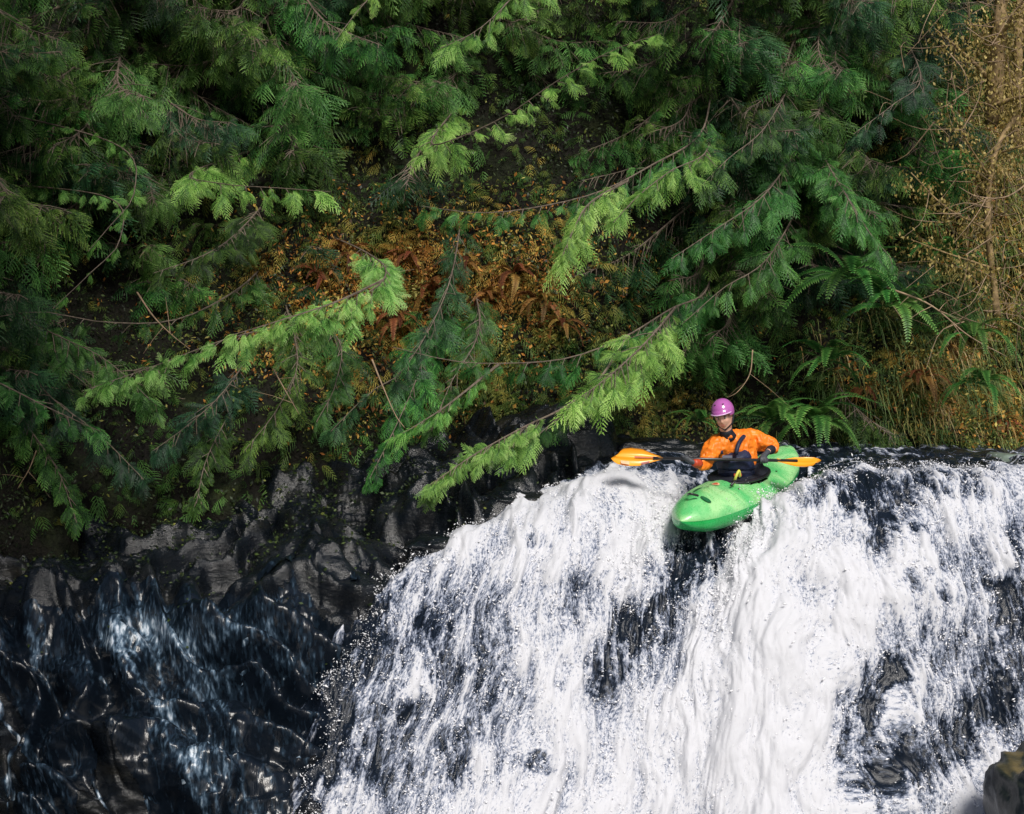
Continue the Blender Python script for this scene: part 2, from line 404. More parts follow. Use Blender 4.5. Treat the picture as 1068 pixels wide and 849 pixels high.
# spray drops -------------------------------------------------------
_t = np.array([[1, 0, 0], [-1, 0, 0], [0, 1, 0], [0, -1, 0], [0, 0, 1], [0, 0, -1]], float)
_tf = np.array([[0, 2, 4], [2, 1, 4], [1, 3, 4], [3, 0, 4], [2, 0, 5], [1, 2, 5], [3, 1, 5], [0, 3, 5]])
def drops(pos, r, name, matl, kind='stuff', stretch=None):
    n = len(pos)
    V = _t[None] * r[:, None, None]
    if stretch is not None: V = V * stretch[:, None, :]
    a = rng.uniform(0, 6.28, n); c, s = np.cos(a)[:, None], np.sin(a)[:, None]
    x = V[..., 0] * c - V[..., 2] * s; z = V[..., 0] * s + V[..., 2] * c
    V = np.stack([x, V[..., 1], z], -1) + pos[:, None]
    Fc = (_tf[None] + (np.arange(n) * 6)[:, None, None]).reshape(-1, 3)
    me = mesh_np(name, V.reshape(-1, 3), [Fc], matl, smooth=True)
    return obj(name, me, kind=kind)
def sample_spray():
    inside = (WW > -.02) & (WS > -.6) & (WS < 4.3) & (WX < 5.2)
    edge = ss(.30, .0, WW) * ss(-.3, .1, WS)
    mid = ss(.15, .5, WF) * ss(1.0, .6, WF) * .5
    ax = 2.05 + .52 * np.clip(WV[:, 1], -1.6, 1.3)
    hull = (np.exp(-((WX - ax - .50) / .16) ** 2) + .6 * np.exp(-((WX - ax + .50) / .15) ** 2)) * ss(1.2, .7, WV[:, 1]) * ss(-1.6, -.9, WV[:, 1])
    wgt = (edge * .9 + mid + .04 + 2.0 * hull) * inside
    wgt /= wgt.sum()
    idx = rng.choice(len(WX), 90000, p=wgt)
    e = edge[idx]; hl = hull[idx]
    hgt = rng.exponential(.012 + .035 * e + .05 * hl)
    pos = WV[idx] + WN[idx] * (hgt[:, None] + .003) + rng.normal(size=(len(idx), 3)) * .01
    pos[:, 0] -= rng.exponential(.03, len(idx)) * e
    cl = np.clip(.5 + 1.6 * fbm(pos * 7, 2, 260), .05, 1)
    k = rng.random(len(pos)) < cl; pos = pos[k]
    r = np.clip(rng.lognormal(math.log(.0022), .6, len(pos)), .001, .010)
    st = np.stack([np.ones(len(pos)), np.ones(len(pos)), rng.uniform(1., 3.0, len(pos))], 1)
    drops(pos, r, 'spray', M['spray'], stretch=st)
sample_spray()

# trickles over the dark rock on the left ---------------------------
def rock_at(x, s):
    xs, sn, V, n = RK
    i = int(np.clip(np.searchsorted(xs, x), 1, len(xs) - 2)); j = int(np.clip(np.searchsorted(sn, s), 1, len(sn) - 2))
    a = (x - xs[i - 1]) / (xs[i] - xs[i - 1]); b = (s - sn[j - 1]) / (sn[j] - sn[j - 1]); a = min(max(a, 0), 1); b = min(max(b, 0), 1)
    f = lambda Z: (Z[i - 1, j - 1] * (1 - a) + Z[i, j - 1] * a) * (1 - b) + (Z[i - 1, j] * (1 - a) + Z[i, j] * a) * b
    return f(V), f(n)
def trickles():
    g = Geo()
    rs = np.random.default_rng(5)
    starts = [(-4.1, .3, 1.5, .03), (-3.2, .1, 2.6, .04), (-2.9, .6, 2.2, .05), (-2.75, .25, 1.2, .05), (-2.3, .05, .9, .06), (-2.35, .9, 2.4, .06), (-1.9, .5, 1.6, .05), (-2.1, 1.7, 2.6, .07), (-1.75, 1.1, 2.2, .06), (-.92, -.55, .75, .03), (-2.7, 1.6, 3, .08)]
    starts += [(rs.uniform(-4.6, -1.9), rs.uniform(-.1, 2.2), rs.uniform(.4, 1.6), rs.uniform(.012, .05)) for _ in range(6)]
    for k, (x, s, L, wd) in enumerate(starts):
        n = int(L / .018); xx = x; cen = []
        for i in range(n):
            t = s + i * .018
            # follow the hollows sideways
            a, _ = rock_at(xx - .05, t); b, _ = rock_at(xx + .05, t)
            pa = a[2] - a[1] * .5; pb = b[2] - b[1] * .5
            xx += np.clip((pa - pb) * .12, -.012, .012) + .004 + .004 * math.sin(t * 7 + k)
            cen.append((xx, t))
        cols = []
        m = 13
        ww = wd * (.5 + .9 * np.abs(fbm(np.array([[i * .035, k * 3.1, .5] for i in range(n)]), 3, 100)) * 1.6)
        ww *= np.minimum(1, np.minimum(np.arange(n) / 10 + .1, (n - np.arange(n)) / 10 + .05))
        V = []; A = []
        for i, (cx, t) in enumerate(cen):
            for j in range(m):
                u = (j / (m - 1) - .5) * 2
                p, nn = rock_at(cx + u * ww[i], t)
                V.append(p + nn * (.012 * (1 - u * u) - .004) + np.array([0, -.004, .0]))
                A.append((1 - abs(u) ** 1.5))
        V = np.array(V); A = np.array(A)
        q = np.stack([V[:, 0] * 16, V[:, 2] * 5, V[:, 1] * 5], 1)
        A = .28 + .35 * A + .75 * fbm(q, 3, 110) - .12 * k % 3 * .05
        g.add(V, grid_faces(n, m), None, A)
    me = g.mesh('side_stream', M['stream'], smooth=True, aname='foam')
    obj('side_stream', me, kind='structure')
def stream_mat():
    m, nt, b = mat('thin_stream')
    at = N(nt, 'ShaderNodeAttribute'); at.attribute_name = 'foam'
    tc = N(nt, 'ShaderNodeTexCoord'); mp = N(nt, 'ShaderNodeMapping'); mp.inputs['Scale'].default_value = (40, 14, 12)
    n1 = N(nt, 'ShaderNodeTexNoise'); n1.inputs['Scale'].default_value = 1; n1.inputs['Detail'].default_value = 5
    nt.links.new(tc.outputs['Object'], mp.inputs[0]); nt.links.new(mp.outputs[0], n1.inputs['Vector'])
    ma = N(nt, 'ShaderNodeMath', operation='MULTIPLY_ADD'); ma.inputs[1].default_value = 1.5; ma.inputs[2].default_value = -.75
    ad = N(nt, 'ShaderNodeMath', operation='ADD')
    nt.links.new(n1.outputs['Fac'], ma.inputs[0]); nt.links.new(ma.outputs[0], ad.inputs[0]); nt.links.new(at.outputs['Fac'], ad.inputs[1])
    r = ramp(nt, [(.2, (.004, .007, .012)), (.5, (.015, .028, .045)), (.72, (.09, .14, .20)), (.88, (.30, .38, .46)), (1, (.60, .66, .74))])  # pale blue water streaks, with wet sheen and highlights painted into the colour
    nt.links.new(ad.outputs[0], r.inputs['Fac']); nt.links.new(r.outputs[0], b.inputs['Base Color'])
    b.inputs['Roughness'].default_value = .24; b.inputs['Specular IOR Level'].default_value = .4
    bp = N(nt, 'ShaderNodeBump'); bp.inputs['Strength'].default_value = .6; bp.inputs['Distance'].default_value = .01
    nt.links.new(n1.outputs['Fac'], bp.inputs['Height']); nt.links.new(bp.outputs['Normal'], b.inputs['Normal'])
    return m
M['stream'] = stream_mat()
trickles()
def film():
    xs, sn, V, n = RK
    i0, i1 = np.searchsorted(xs, [-5.2, -1.25]); j0 = np.searchsorted(sn, -.3)
    v = V[i0:i1, j0:]; nn = n[i0:i1, j0:]; nu, nv = v.shape[:2]
    X, S = np.meshgrid(xs[i0:i1], sn[j0:], indexing='ij'); X = X.ravel(); S = S.ravel(); v = v.reshape(-1, 3); nn = nn.reshape(-1, 3)
    bend = X - .45 * S + .16 * fbm(np.stack([X * 1.4, S * 1.1, X * 0], 1), 3, 300)
    broad = fbm(np.stack([bend * 1.5, S * .35, X * 0 + 2], 1), 3, 303)
    st = ridged(np.stack([bend * 6.5, S * 1.3, X * 0 + 4], 1), 4, 306)
    fi = fbm(np.stack([bend * 24, S * 5, X * 0 + 7], 1), 3, 309)
    px, py = to_px(v)
    zone = np.clip(.9 * blob(px, py, 215, 760, 120, 130) + .5 * blob(px, py, 60, 680, 90, 50) + .55 * blob(px, py, 180, 660, 120, 25), 0, 1)
    f = .62 * zone + .6 * broad + .60 * (st - .35) + .30 * fi - .12
    keep = (zone + .5 * broad > .18)
    g = grid_faces(nu, nv); kf = keep[g].all(1)
    V2 = v + nn * .014 + np.array([0, -.003, .003])
    me = mesh_np('rock_film', V2, [g[kf]], M['stream'], {'foam': f}, smooth=True)
    bm = bmesh.new(); bm.from_mesh(me); bmesh.ops.delete(bm, geom=[q for q in bm.verts if not q.link_faces], context='VERTS'); bm.to_mesh(me); bm.free()
    obj('stream_film', me, kind='structure')
film()

# ------------------------------------------------------------------ hillside
TX = np.array([-10, -5, -3, -1, 0, 1, 2, 3.2, 4.2, 5.5, 10]); TYv = np.array([.9, 1.3, 1.6, 1.9, 2.1, 2.4, 2.9, 3.3, 3.2, 2.9, 2.6])
TZv = np.array([-.6, -.45, -.30, -.12, .05, .05, -.1, -.15, -.15, -.15, -.15])
HANG = R(63)
def hill(x, t):
    x = np.asarray(x, float); t = np.asarray(t, float)
    y0 = np.interp(x, TX, TYv); z0 = np.interp(x, TX, TZv)
    A = 1.75 * ss(-.6, -2.4, x)
    y0 = y0 - A * ss(2.8, .7, t); z0 = z0 - .42 * A * ss(2.4, .2, t)
    q = np.stack([x, t, x * 0], 1)
    d = .50 * fbm(q * .45, 3, 120) + .20 * fbm(q * 1.6, 3, 124) + .05 * fbm(q * 7, 3, 128)
    under = -.35 * ss(.1, .8, t) * ss(1.6, .9, t)     # undercut just above the water line
    und = under * ss(-1, 0.5, -x)
    y = y0 - .25 + t * math.cos(HANG) + (d - und) * math.sin(HANG) * ss(0, .6, t)
    z = z0 - .3 + t * math.sin(HANG) - d * math.cos(HANG)
    return np.stack([x, y, z], -1)
def build_hill():
    xs = np.linspace(-10, 10, 420); ts = np.linspace(-.4, 13, 330)
    X, Tt = np.meshgrid(xs, ts, indexing='ij')
    V = hill(X.ravel(), Tt.ravel())
    obj('hillside', mesh_np('hillside', V, [grid_faces(420, 330)], M['soil'], smooth=True), kind='structure')
build_hill()
# near banks and ground far to the sides (they close the gorge)
def side_ground():
    xs = np.linspace(-40, 40, 161); ys = np.linspace(-40, 40, 161)
    X, Y = np.meshgrid(xs, ys, indexing='ij'); X = X.ravel(); Y = Y.ravel()
    Z = -5.2 + ss(6.5, 12, np.abs(X)) * 6 + fbm(np.stack([X * .2, Y * .2, X * 0], 1), 4, 140) * .8
    Z = np.maximum(Z, np.where(Y > 8, -5 + ss(8, 11, Y) * 14.5, -99))
    obj('ground', mesh_np('ground', np.stack([X, Y, Z], 1), [grid_faces(161, 161)], M['soil'], smooth=True), kind='structure')
side_ground()

# small leaves, litter and moss scattered over the hillside -----------
def leaf_cloud(name, x, t, off, size, tint, matl, kind='stuff', droop=.5, asp=.28):
    n = len(x)
    B = hill(x, t); N_ = np.array([0, -math.sin(HANG), math.cos(HANG)])
    P0 = B + N_ * off[:, None] + rng.normal(size=(n, 3)) * .01
    d = rng.normal(size=(n, 3)); d[:, 2] -= droop; d[:, 1] -= .4; d /= np.linalg.norm(d, axis=1)[:, None]
    w = np.cross(d, rng.normal(size=(n, 3))); w /= np.linalg.norm(w, axis=1)[:, None] + 1e-9
    s = size[:, None]
    w = w * (asp * rng.uniform(.35, 1.1, n))[:, None]; V = np.stack([P0, P0 + d * s * .5 + w * s, P0 + d * s, P0 + d * s * .5 - w * s], 1).reshape(-1, 3)
    Q = np.arange(4 * n).reshape(n, 4)
    A = np.repeat(tint, 4)
    return obj(name, mesh_np(name, V, [Q], matl, {'tint': A}), kind=kind)
def scatter_px(n, fn):
    """uniform samples over the visible hillside, kept with probability fn(px,py)"""
    x = rng.uniform(-7.5, 7.5, n); t = rng.uniform(0, 8.5, n)
    px, py = to_px(hill(x, t))
    k = rng.random(n) < fn(px, py, x, t)
    return x[k], t[k], px[k], py[k]
def clump(x, t, sc_, seed): return fbm(np.stack([x * sc_, t * sc_, x * 0], 1), 3, seed)
# dark green ground herbs nearly everywhere
x, t, px, py = scatter_px(240000, lambda px, py, x, t: np.clip(.55 + clump(x, t, 1.5, 150), 0, 1))
leaf_cloud('ground_cover', x, t, rng.exponential(.08, len(x)), rng.uniform(.02, .06, len(x)), np.clip(.30 + .5 * clump(x, t, 2.5, 155) + rng.normal(size=len(x)) * .16 + .45 * ss(820, 1000, px), 0, 1), M['herb'])
# orange brown dead leaves in the middle of the bank and on the right
def pl(px, py, x, t):
    w = .95 * blob(px, py, 440, 305, 165, 62) + .45 * blob(px, py, 320, 370, 60, 50) + .22 * blob(px, py, 430, 430, 90, 40) + .30 * blob(px, py, 975, 390, 40, 45) + .25 * blob(px, py, 900, 410, 50, 40) + .5 * blob(px, py, 1050, 450, 60, 25) + .25 * blob(px, py, 1040, 250, 70, 160)
    return np.clip(w * (.75 + 1.3 * clump(x, t, 2.2, 160)), 0, 1)
x, t, px, py = scatter_px(520000, pl)
tn = np.clip(.42 + .7 * clump(x, t, 3.2, 165) + rng.normal(size=len(x)) * .2 + .15 * ss(820, 1000, px), 0, 1)
leaf_cloud('leaf_litter', x, t, rng.exponential(.085, len(x)), rng.uniform(.022, .075, len(x)), tn, M['litter'])
x, t, px, py = scatter_px(520000, lambda px, py, x, t: np.clip((.8 * blob(px, py, 470, 370, 220, 100) + .5 * blob(px, py, 700, 430, 70, 40) + .8 * blob(px, py, 1000, 300, 110, 180)) * (.5 + 2.2 * clump(x, t, 3.1, 158)), 0, 1))
leaf_cloud('green_undergrowth', x, t, rng.exponential(.11, len(x)) + .02, rng.uniform(.02, .055, len(x)), np.clip(.66 + .5 * clump(x, t, 2.5, 159) + rng.normal(size=len(x)) * .18, 0, 1), M['herb'])
# golden moss: right side and by the paddle
def pm(px, py, x, t):
    w = .9 * blob(px, py, 690, 430, 60, 35) + .8 * blob(px, py, 985, 60, 50, 90) + .7 * blob(px, py, 960, 280, 40, 30) + .8 * blob(px, py, 1050, 200, 60, 200) + .5 * blob(px, py, 1020, 460, 80, 20) + .35 * blob(px, py, 560, 440, 70, 30) + .3 * blob(px, py, 400, 270, 60, 30)
    return np.clip(w * (.7 + 1.5 * clump(x, t, 2.6, 170)), 0, 1)
x, t, px, py = scatter_px(220000, pm)
leaf_cloud('hanging_moss', x, t, rng.exponential(.05, len(x)), rng.uniform(.02, .07, len(x)), np.clip(.45 + .5 * clump(x, t, 3, 175) + rng.normal(size=len(x)) * .18, 0, 1), M['gold'], droop=1.6)

def shelf_leaves():
    xs, sn, RV, RN = RK
    i = rng.integers(0, 640, 60000); j = rng.integers(120, 330, 60000)
    p = RV[i, j]; nn = RN[i, j]; px, py = to_px(p)
    w = np.clip(1.1 * blob(px, py, 150, 520, 230, 75) + .35 * blob(px, py, 420, 500, 150, 30), 0, 1) * np.clip(.5 + 1.6 * fbm(p * 1.8, 3, 240), 0, 1)
    k = rng.random(len(p)) < w; p = p[k]; nn = nn[k]; n = len(p)
    d = rng.normal(size=(n, 3)); d[:, 2] = np.abs(d[:, 2]) * .5; d /= np.linalg.norm(d, axis=1)[:, None]
    w_ = np.cross(d, rng.normal(size=(n, 3))); w_ /= np.linalg.norm(w_, axis=1)[:, None]
    s_ = rng.uniform(.015, .05, n)[:, None]; p = p + nn * rng.exponential(.015, n)[:, None]
    V = np.stack([p, p + d * s_ * .5 + w_ * s_ * .28, p + d * s_, p + d * s_ * .5 - w_ * s_ * .28], 1).reshape(-1, 3)
    obj('shelf_plants', mesh_np('shelf_plants', V, [np.arange(4 * n).reshape(n, 4)], M['herb'], {'tint': np.clip(np.repeat(.34 + rng.normal(size=n) * .2, 4), 0, 1)}), kind='stuff')
shelf_leaves()
# grass ---------------------------------------------------------------
def grass(name, n, fn, Lr, tfn, wd=.009):
    x, t, px, py = scatter_px(n, fn)
    n = len(x); B = hill(x, t) + np.array([0, -.06, .02])
    L = rng.uniform(*Lr, n)[:, None]
    cl = np.stack([noise(np.stack([x * 2.5, t * 2.5, x * 0 + 1], 1), 180), noise(np.stack([x * 2.5, t * 2.5, x * 0 + 9], 1), 182)], 1)
    h = np.stack([cl[:, 0] * 1.3 + rng.normal(size=n) * .35, -.8 + 0 * x, .45 + rng.normal(size=n) * .2], 1); h /= np.linalg.norm(h, axis=1)[:, None]
    side = np.cross(h, [0, -1, .3]); side /= np.linalg.norm(side, axis=1)[:, None] + 1e-9
    rows = []
    for k in range(5):
        u = k / 4
        c = B + h * L * u + np.array([0, -.08, -1.05]) * L * u * u
        w = wd * (1 - u * .9)
        rows += [c - side * w, c + side * w]
    V = np.stack(rows, 1).reshape(-1, 3)
    b = (np.arange(n) * 10)[:, None]
    Q = np.concatenate([b + np.array([[2 * k, 2 * k + 1, 2 * k + 3, 2 * k + 2]]) for k in range(4)])
    tint = np.repeat(np.clip(tfn(px, py, x, t) + rng.normal(size=n) * .12, 0, 1), 10)
    obj(name, mesh_np(name, V, [Q], M['grass'], {'tint': tint}), kind='stuff')
grass('grass', 70000, lambda px, py, x, t: np.clip((1.5 * blob(px, py, 990, 400, 90, 75) + .6 * blob(px, py, 900, 420, 50, 40) + 1.3 * blob(px, py, 1010, 290, 60, 60) + 1.2 * blob(px, py, 1050, 150, 50, 170)) * (.8 + 1.2 * clump(x, t, 2, 184)), 0, 1), (.18, .45),
      lambda px, py, x, t: .38 + .7 * clump(x, t, 1.7, 186) + .35 * ss(960, 1060, px) * ss(330, 250, py) + .2 * blob(px, py, 960, 400, 40, 40))
grass('dry_grass', 16000, lambda px, py, x, t: np.clip(.8 * blob(px, py, 860, 450, 80, 28) + .5 * blob(px, py, 640, 455, 60, 22), 0, 1), (.15, .35), lambda px, py, x, t: .12 + .3 * clump(x, t, 3, 188))

# ------------------------------------------------------------------ cedar foliage
def frond_template(pairs=9, sub=4, seed=0):
    r = np.random.default_rng(seed)
    V = []; T = []; Q = []; A = []
    def strip(c, wv, w, a):
        b = len(V)
        for k in range(len(c)):
            V.append(c[k] - wv * w[k]); V.append(c[k] + wv * w[k]); A.extend([a[k], a[k]])
        for k in range(len(c) - 1): Q.append([b + 2 * k, b + 2 * k + 1, b + 2 * k + 3, b + 2 * k + 2])
    def axis(x): return np.array([x, 0, -.22 * x * x])
    c = [axis(u) for u in np.linspace(0, 1, 6)]
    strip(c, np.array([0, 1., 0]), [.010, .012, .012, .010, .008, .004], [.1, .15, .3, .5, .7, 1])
    for i in range(pairs):
        for sd in (-1, 1):
            x = (i + .5 + .3 * sd * .5) / pairs
            l = .50 * (1 - x) ** .7 * min(1, (x + .25) * 2.2) * r.uniform(.7, 1.2) + .05
            a0 = R(r.uniform(48, 62)); o = axis(x)
            d = np.array([math.cos(a0), sd * math.sin(a0), 0])
            dr = r.uniform(.3, .9)
            pts = []
            m = 4
            for k in range(m):
                u = k / (m - 1)
                pts.append(o + d * l * u + np.array([.16 * l * u * u, 0, -dr * l * u * u]))
            wv = np.cross(d, [0, 0, 1.])
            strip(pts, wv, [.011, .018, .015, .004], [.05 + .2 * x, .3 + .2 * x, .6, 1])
            ns = max(2, int(sub * l / .4 + .5))
            for k in range(1, ns + 1):
                u = k / (ns + .6)
                pc = o + d * l * u + np.array([.16 * l * u * u, 0, -dr * l * u * u])
                for s2 in (-1, 1):
                    a2 = R(42) * s2; dd = np.array([d[0] * math.cos(a2) - d[1] * math.sin(a2), d[0] * math.sin(a2) + d[1] * math.cos(a2), -.25])
                    l2 = .062 * (1.15 - u) * (l / .35 + .4) * r.uniform(.8, 1.2)
                    ww = np.array([-dd[1], dd[0], 0]) * .016
                    b = len(V)
                    V.extend([pc - ww * .6, pc + dd * l2 * .55 + ww, pc + dd * l2, pc + dd * l2 * .5 - ww])
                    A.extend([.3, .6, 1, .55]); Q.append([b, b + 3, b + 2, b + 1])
    return np.array(V), np.array(Q), np.array(A)
FR = [frond_template(8, 4, s) for s in range(5)]
FR_LO = [frond_template(7, 2, s + 10) for s in range(3)]
def place_frond(g, org, d, nrm, L, tint_add=0., lo=False, wid=1.):
    # a spray is one longer blade with two or three shorter ones fanning from its lower half
    d = np.asarray(d, float); d = d / (np.linalg.norm(d) + 1e-9); nrm = np.asarray(nrm, float)
    _place(g, org, d, nrm, L * rng.uniform(.7, 1.0), tint_add, lo)
    y = np.cross(nrm, d); y /= np.linalg.norm(y) + 1e-9
    for m in range(1 if lo else 2):
        sd = rng.choice((-1, 1)); u = rng.uniform(.0, .45)
        _place(g, org + d * L * u, d + y * sd * rng.uniform(.4, 1.1) + rng.normal(size=3) * .15 + [0, 0, -.12], nrm + rng.normal(size=3) * .35, L * rng.uniform(.4, .7), tint_add + rng.normal() * .1, lo)
def _place(g, org, d, nrm, L, tint_add=0., lo=False, wid=1.):
    V, Q, A = (FR_LO if lo else FR)[rng.integers(3 if lo else 5)]
    d = d / (np.linalg.norm(d) + 1e-9); y = np.cross(nrm, d); y /= np.linalg.norm(y) + 1e-9; z = np.cross(d, y)
    cv = rng.normal() * .22; wid = wid * rng.uniform(.75, 1.15); tw = rng.normal() * .35
    ly = V[:, 1:2] * wid + cv * V[:, :1] ** 2; lz = V[:, 2:] + tw * V[:, 1:2] * V[:, :1]
    W = org + (V[:, :1] * d + ly * y + lz * z) * L
    # gravity
    W[:, 2] -= .16 * L * V[:, 0] ** 2
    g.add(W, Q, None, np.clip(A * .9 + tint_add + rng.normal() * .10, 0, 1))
def make_bough(stem, rad0=.014, n=26, fl=(.22, .42), side=.3, drop=.6, lo=False, tint=0., start=.12, face=None, sub=1):
    """stem polyline -> (wood Geo, leaf Geo)"""
    w = Geo(); l = Geo()
    S = spline(stem, 30)
    tube(w, S, np.linspace(rad0, .003, 30) ** 1.0, 5, .5)
    T = np.gradient(S, axis=0); T /= np.linalg.norm(T, axis=1)[:, None]
    for k in range(n):
        u = start + (1 - start) * (k + rng.uniform(0, .7)) / n
        i = min(29, u * 29); i0 = int(i)
        p = S[i0] + (S[min(29, i0 + 1)] - S[i0]) * (i - i0); t = T[i0]
        sd = 1 if k % 2 else -1
        lat = np.cross(t, [0, 0, 1.]); lat /= np.linalg.norm(lat) + 1e-9
        prof = min(1, (1 - u) * 1.8 + .35) * min(1, u * 2.5 + .4)
        ra = R(rng.uniform(-75, 40))
        d = t * rng.uniform(.5, 1.5) + (lat * sd * math.cos(ra) + np.array([0, 0, 1.]) * math.sin(ra)) * rng.uniform(.5, 1.1) + np.array([0, 0, -1.]) * drop * rng.uniform(.0, .75)
        d /= np.linalg.norm(d)
        sl = side * prof * rng.uniform(.4, 1.1)
        # a side twig that sags
        q = p + d * sl + np.array([0, 0, -.25 * sl])
        if sl > .05: tube(w, np.array([p, (p + q) / 2 + [0, 0, .04 * sl], q]), [.005, .004, .003], 4, .3, cap=False)
        L = rng.uniform(fl[0] * .55, fl[1]) * (prof * .5 + .5) * .85
        up = np.array([0, 0, 1.]) + rng.normal(size=3) * .35 + np.array([0, -.55, 0])
        if face is not None: up = up * .6 + np.asarray(face) * 1.0
        place_frond(l, q, d + [0, 0, -.25], up, L, tint + rng.normal() * .06, lo)
        for m in range(sub):
            uu = rng.uniform(.1, .85); pp = p + (q - p) * uu
            d2 = d + rng.normal(size=3) * .55 + [0, 0, -.35 * drop]
            place_frond(l, pp, d2, up + rng.normal(size=3) * .3, L * rng.uniform(.5, .85), tint + rng.normal() * .08 - .05, lo)
    # leader
    place_frond(l, S[-2], T[-1] + [0, 0, -.15], np.array([0, -.6, 1.]), rng.uniform(*fl) * .9, tint + .05, lo)
    return w, l

# ---- generic boughs shared by every tree
GEN = []
for k in range(8):
    L = [2.3, 2.0, 1.7, 2.6, 1.4, 2.1, 1.1, 2.5][k]
    z = rng.uniform(-.1, .15)
    st = [(0, 0, 0), (L * .3, rng.normal() * .08, -.02 * L + z * .3), (L * .65, rng.normal() * .15, -.16 * L), (L, rng.normal() * .2, -.20 * L + rng.uniform(-.1, .12))]
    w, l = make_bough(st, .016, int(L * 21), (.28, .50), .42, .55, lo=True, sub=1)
    GEN.append((w.mesh('bough_wood', M['twig']), l.mesh('cedar_foliage', M['cedar']), l.mesh('cedar_foliage_old', M['cedar_blue']), l.mesh('cedar_foliage_lit', M['cedar_mid'])))  # last leaf copy is brighter, its colour standing in for lit boughs
def trunk_mesh(base_, h, r, lean=(0, 0), wob=.06, seed=0, m=None):
    g = Geo(); n = 24
    z = np.linspace(-.6, h, n)
    pts = np.stack([base_[0] * 0 + lean[0] * z + wob * np.sin(z * .9 + seed), lean[1] * z + wob * np.cos(z * .7 + seed * 2), z], 1)
    rad = r * (1 - .75 * np.clip(z / h, 0, 1)) * (1 + .5 * np.exp(-(z + .6) * 2))
    tube(g, pts, rad, 14, 0, jit=.05)
    return g.mesh('trunk', m or M['bark'], smooth=True), pts
def cedar_tree(label, x, h=11, r=.2, zr=(.5, 8), nb=30, az=(-170, -10), blue=.3, lean=(0, -.03), y=None, hero=(), z=None, scale=(.75, 1.15), group='cedar trees on the bank'):
    if y is None:
        # stand on the hillside: choose t
        t = 2.2
        p = hill(np.array([x]), np.array([t]))[0]; y, z = p[1], p[2]
    if z is None: z = 0
    root = thing('cedar_tree', label, 'tree', (x, y, z), group)
    tm, pts = trunk_mesh(np.array([x, y, z]), h, r, lean, seed=rng.uniform(0, 6))
    obj('trunk', tm, root)
    for k in range(nb):
        zz = rng.uniform(zr[0], zr[1]) - z; zz = max(.3, min(h - .3, zz))
        c = np.array([np.interp(zz, pts[:, 2], pts[:, j]) for j in range(3)])
        a = R(rng.uniform(*az)); v = GEN[rng.integers(len(GEN))]
        b = obj('bough', v[0], root); b.location = c
        s = rng.uniform(*scale)
        b.rotation_euler = (rng.normal() * .25, R(rng.uniform(-8, 22)), a); b.scale = (s, s, s)
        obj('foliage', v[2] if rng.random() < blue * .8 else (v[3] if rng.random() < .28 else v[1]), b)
    for (pts_h, kw) in hero:
        kw = dict(kw); mt = kw.pop('mat', 'cedar_bright'); bl = kw.pop('label', None)
        w, l = make_bough([np.asarray(p) - np.array([x, y, z]) for p in pts_h], **kw)
        b = obj('bough', w.mesh('bough_wood', M['twig']), root, label=bl)
        obj('foliage', l.mesh('foliage', M[mt]), b)
    return root
M['mixed'] = leafmat('bank_sprigs', [(0, (.30, .10, .025)), (.22, (.58, .26, .06)), (.42, (.54, .40, .09)), (.6, (.15, .20, .04)), (.8, (.05, .14, .028)), (1, (.14, .32, .07))], .25, .55, 0, 0)
def sprigs(name, n, fn, tf, Lr=(.10, .26)):
    x, t, px, py = scatter_px(n, fn); g = Geo(); B = hill(x, t); tn = tf(px, py, x, t)
    for i in range(len(x)):
        V, Q, A = FR_LO[i % 3]; L = rng.uniform(*Lr)
        d = np.array([rng.normal() * .7, -.75, rng.normal() * .55 - .15]); d /= np.linalg.norm(d); y = np.cross(rng.normal(size=3) * .4 + [0, -.4, 1.], d); y /= np.linalg.norm(y); z = np.cross(d, y)
        W = B[i] + [0, .02, 0] + (V[:, :1] * d + V[:, 1:2] * y * .9 + V[:, 2:] * z) * L; W[:, 2] -= .35 * L * V[:, 0] ** 2
        g.add(W, Q, None, np.clip(tn[i] + (A - .5) * .16 + rng.normal() * .05, 0, 1))
    obj(name, g.mesh(name, M['mixed']), kind='stuff')
    print(name, len(x))
sprigs('undergrowth', 44000, lambda px, py, x, t: np.clip(1.3 * blob(px, py, 450, 310, 190, 100) + .7 * blob(px, py, 620, 420, 160, 45) + .6 * blob(px, py, 170, 460, 220, 70) + 1.0 * blob(px, py, 980, 340, 110, 130) + .4 * blob(px, py, 1000, 100, 90, 120) + .12, 0, 1) * np.clip(.75 + clump(x, t, 1.8, 320), 0, 1),
       lambda px, py, x, t: np.clip(.74 + .35 * clump(x, t, 1.6, 323) - .46 * blob(px, py, 440, 300, 190, 80) - .28 * blob(px, py, 1000, 400, 90, 60) - .3 * blob(px, py, 1050, 150, 60, 190) - .2 * blob(px, py, 690, 430, 60, 35) + .08 * blob(px, py, 150, 470, 220, 80), 0, .97))
H = {}
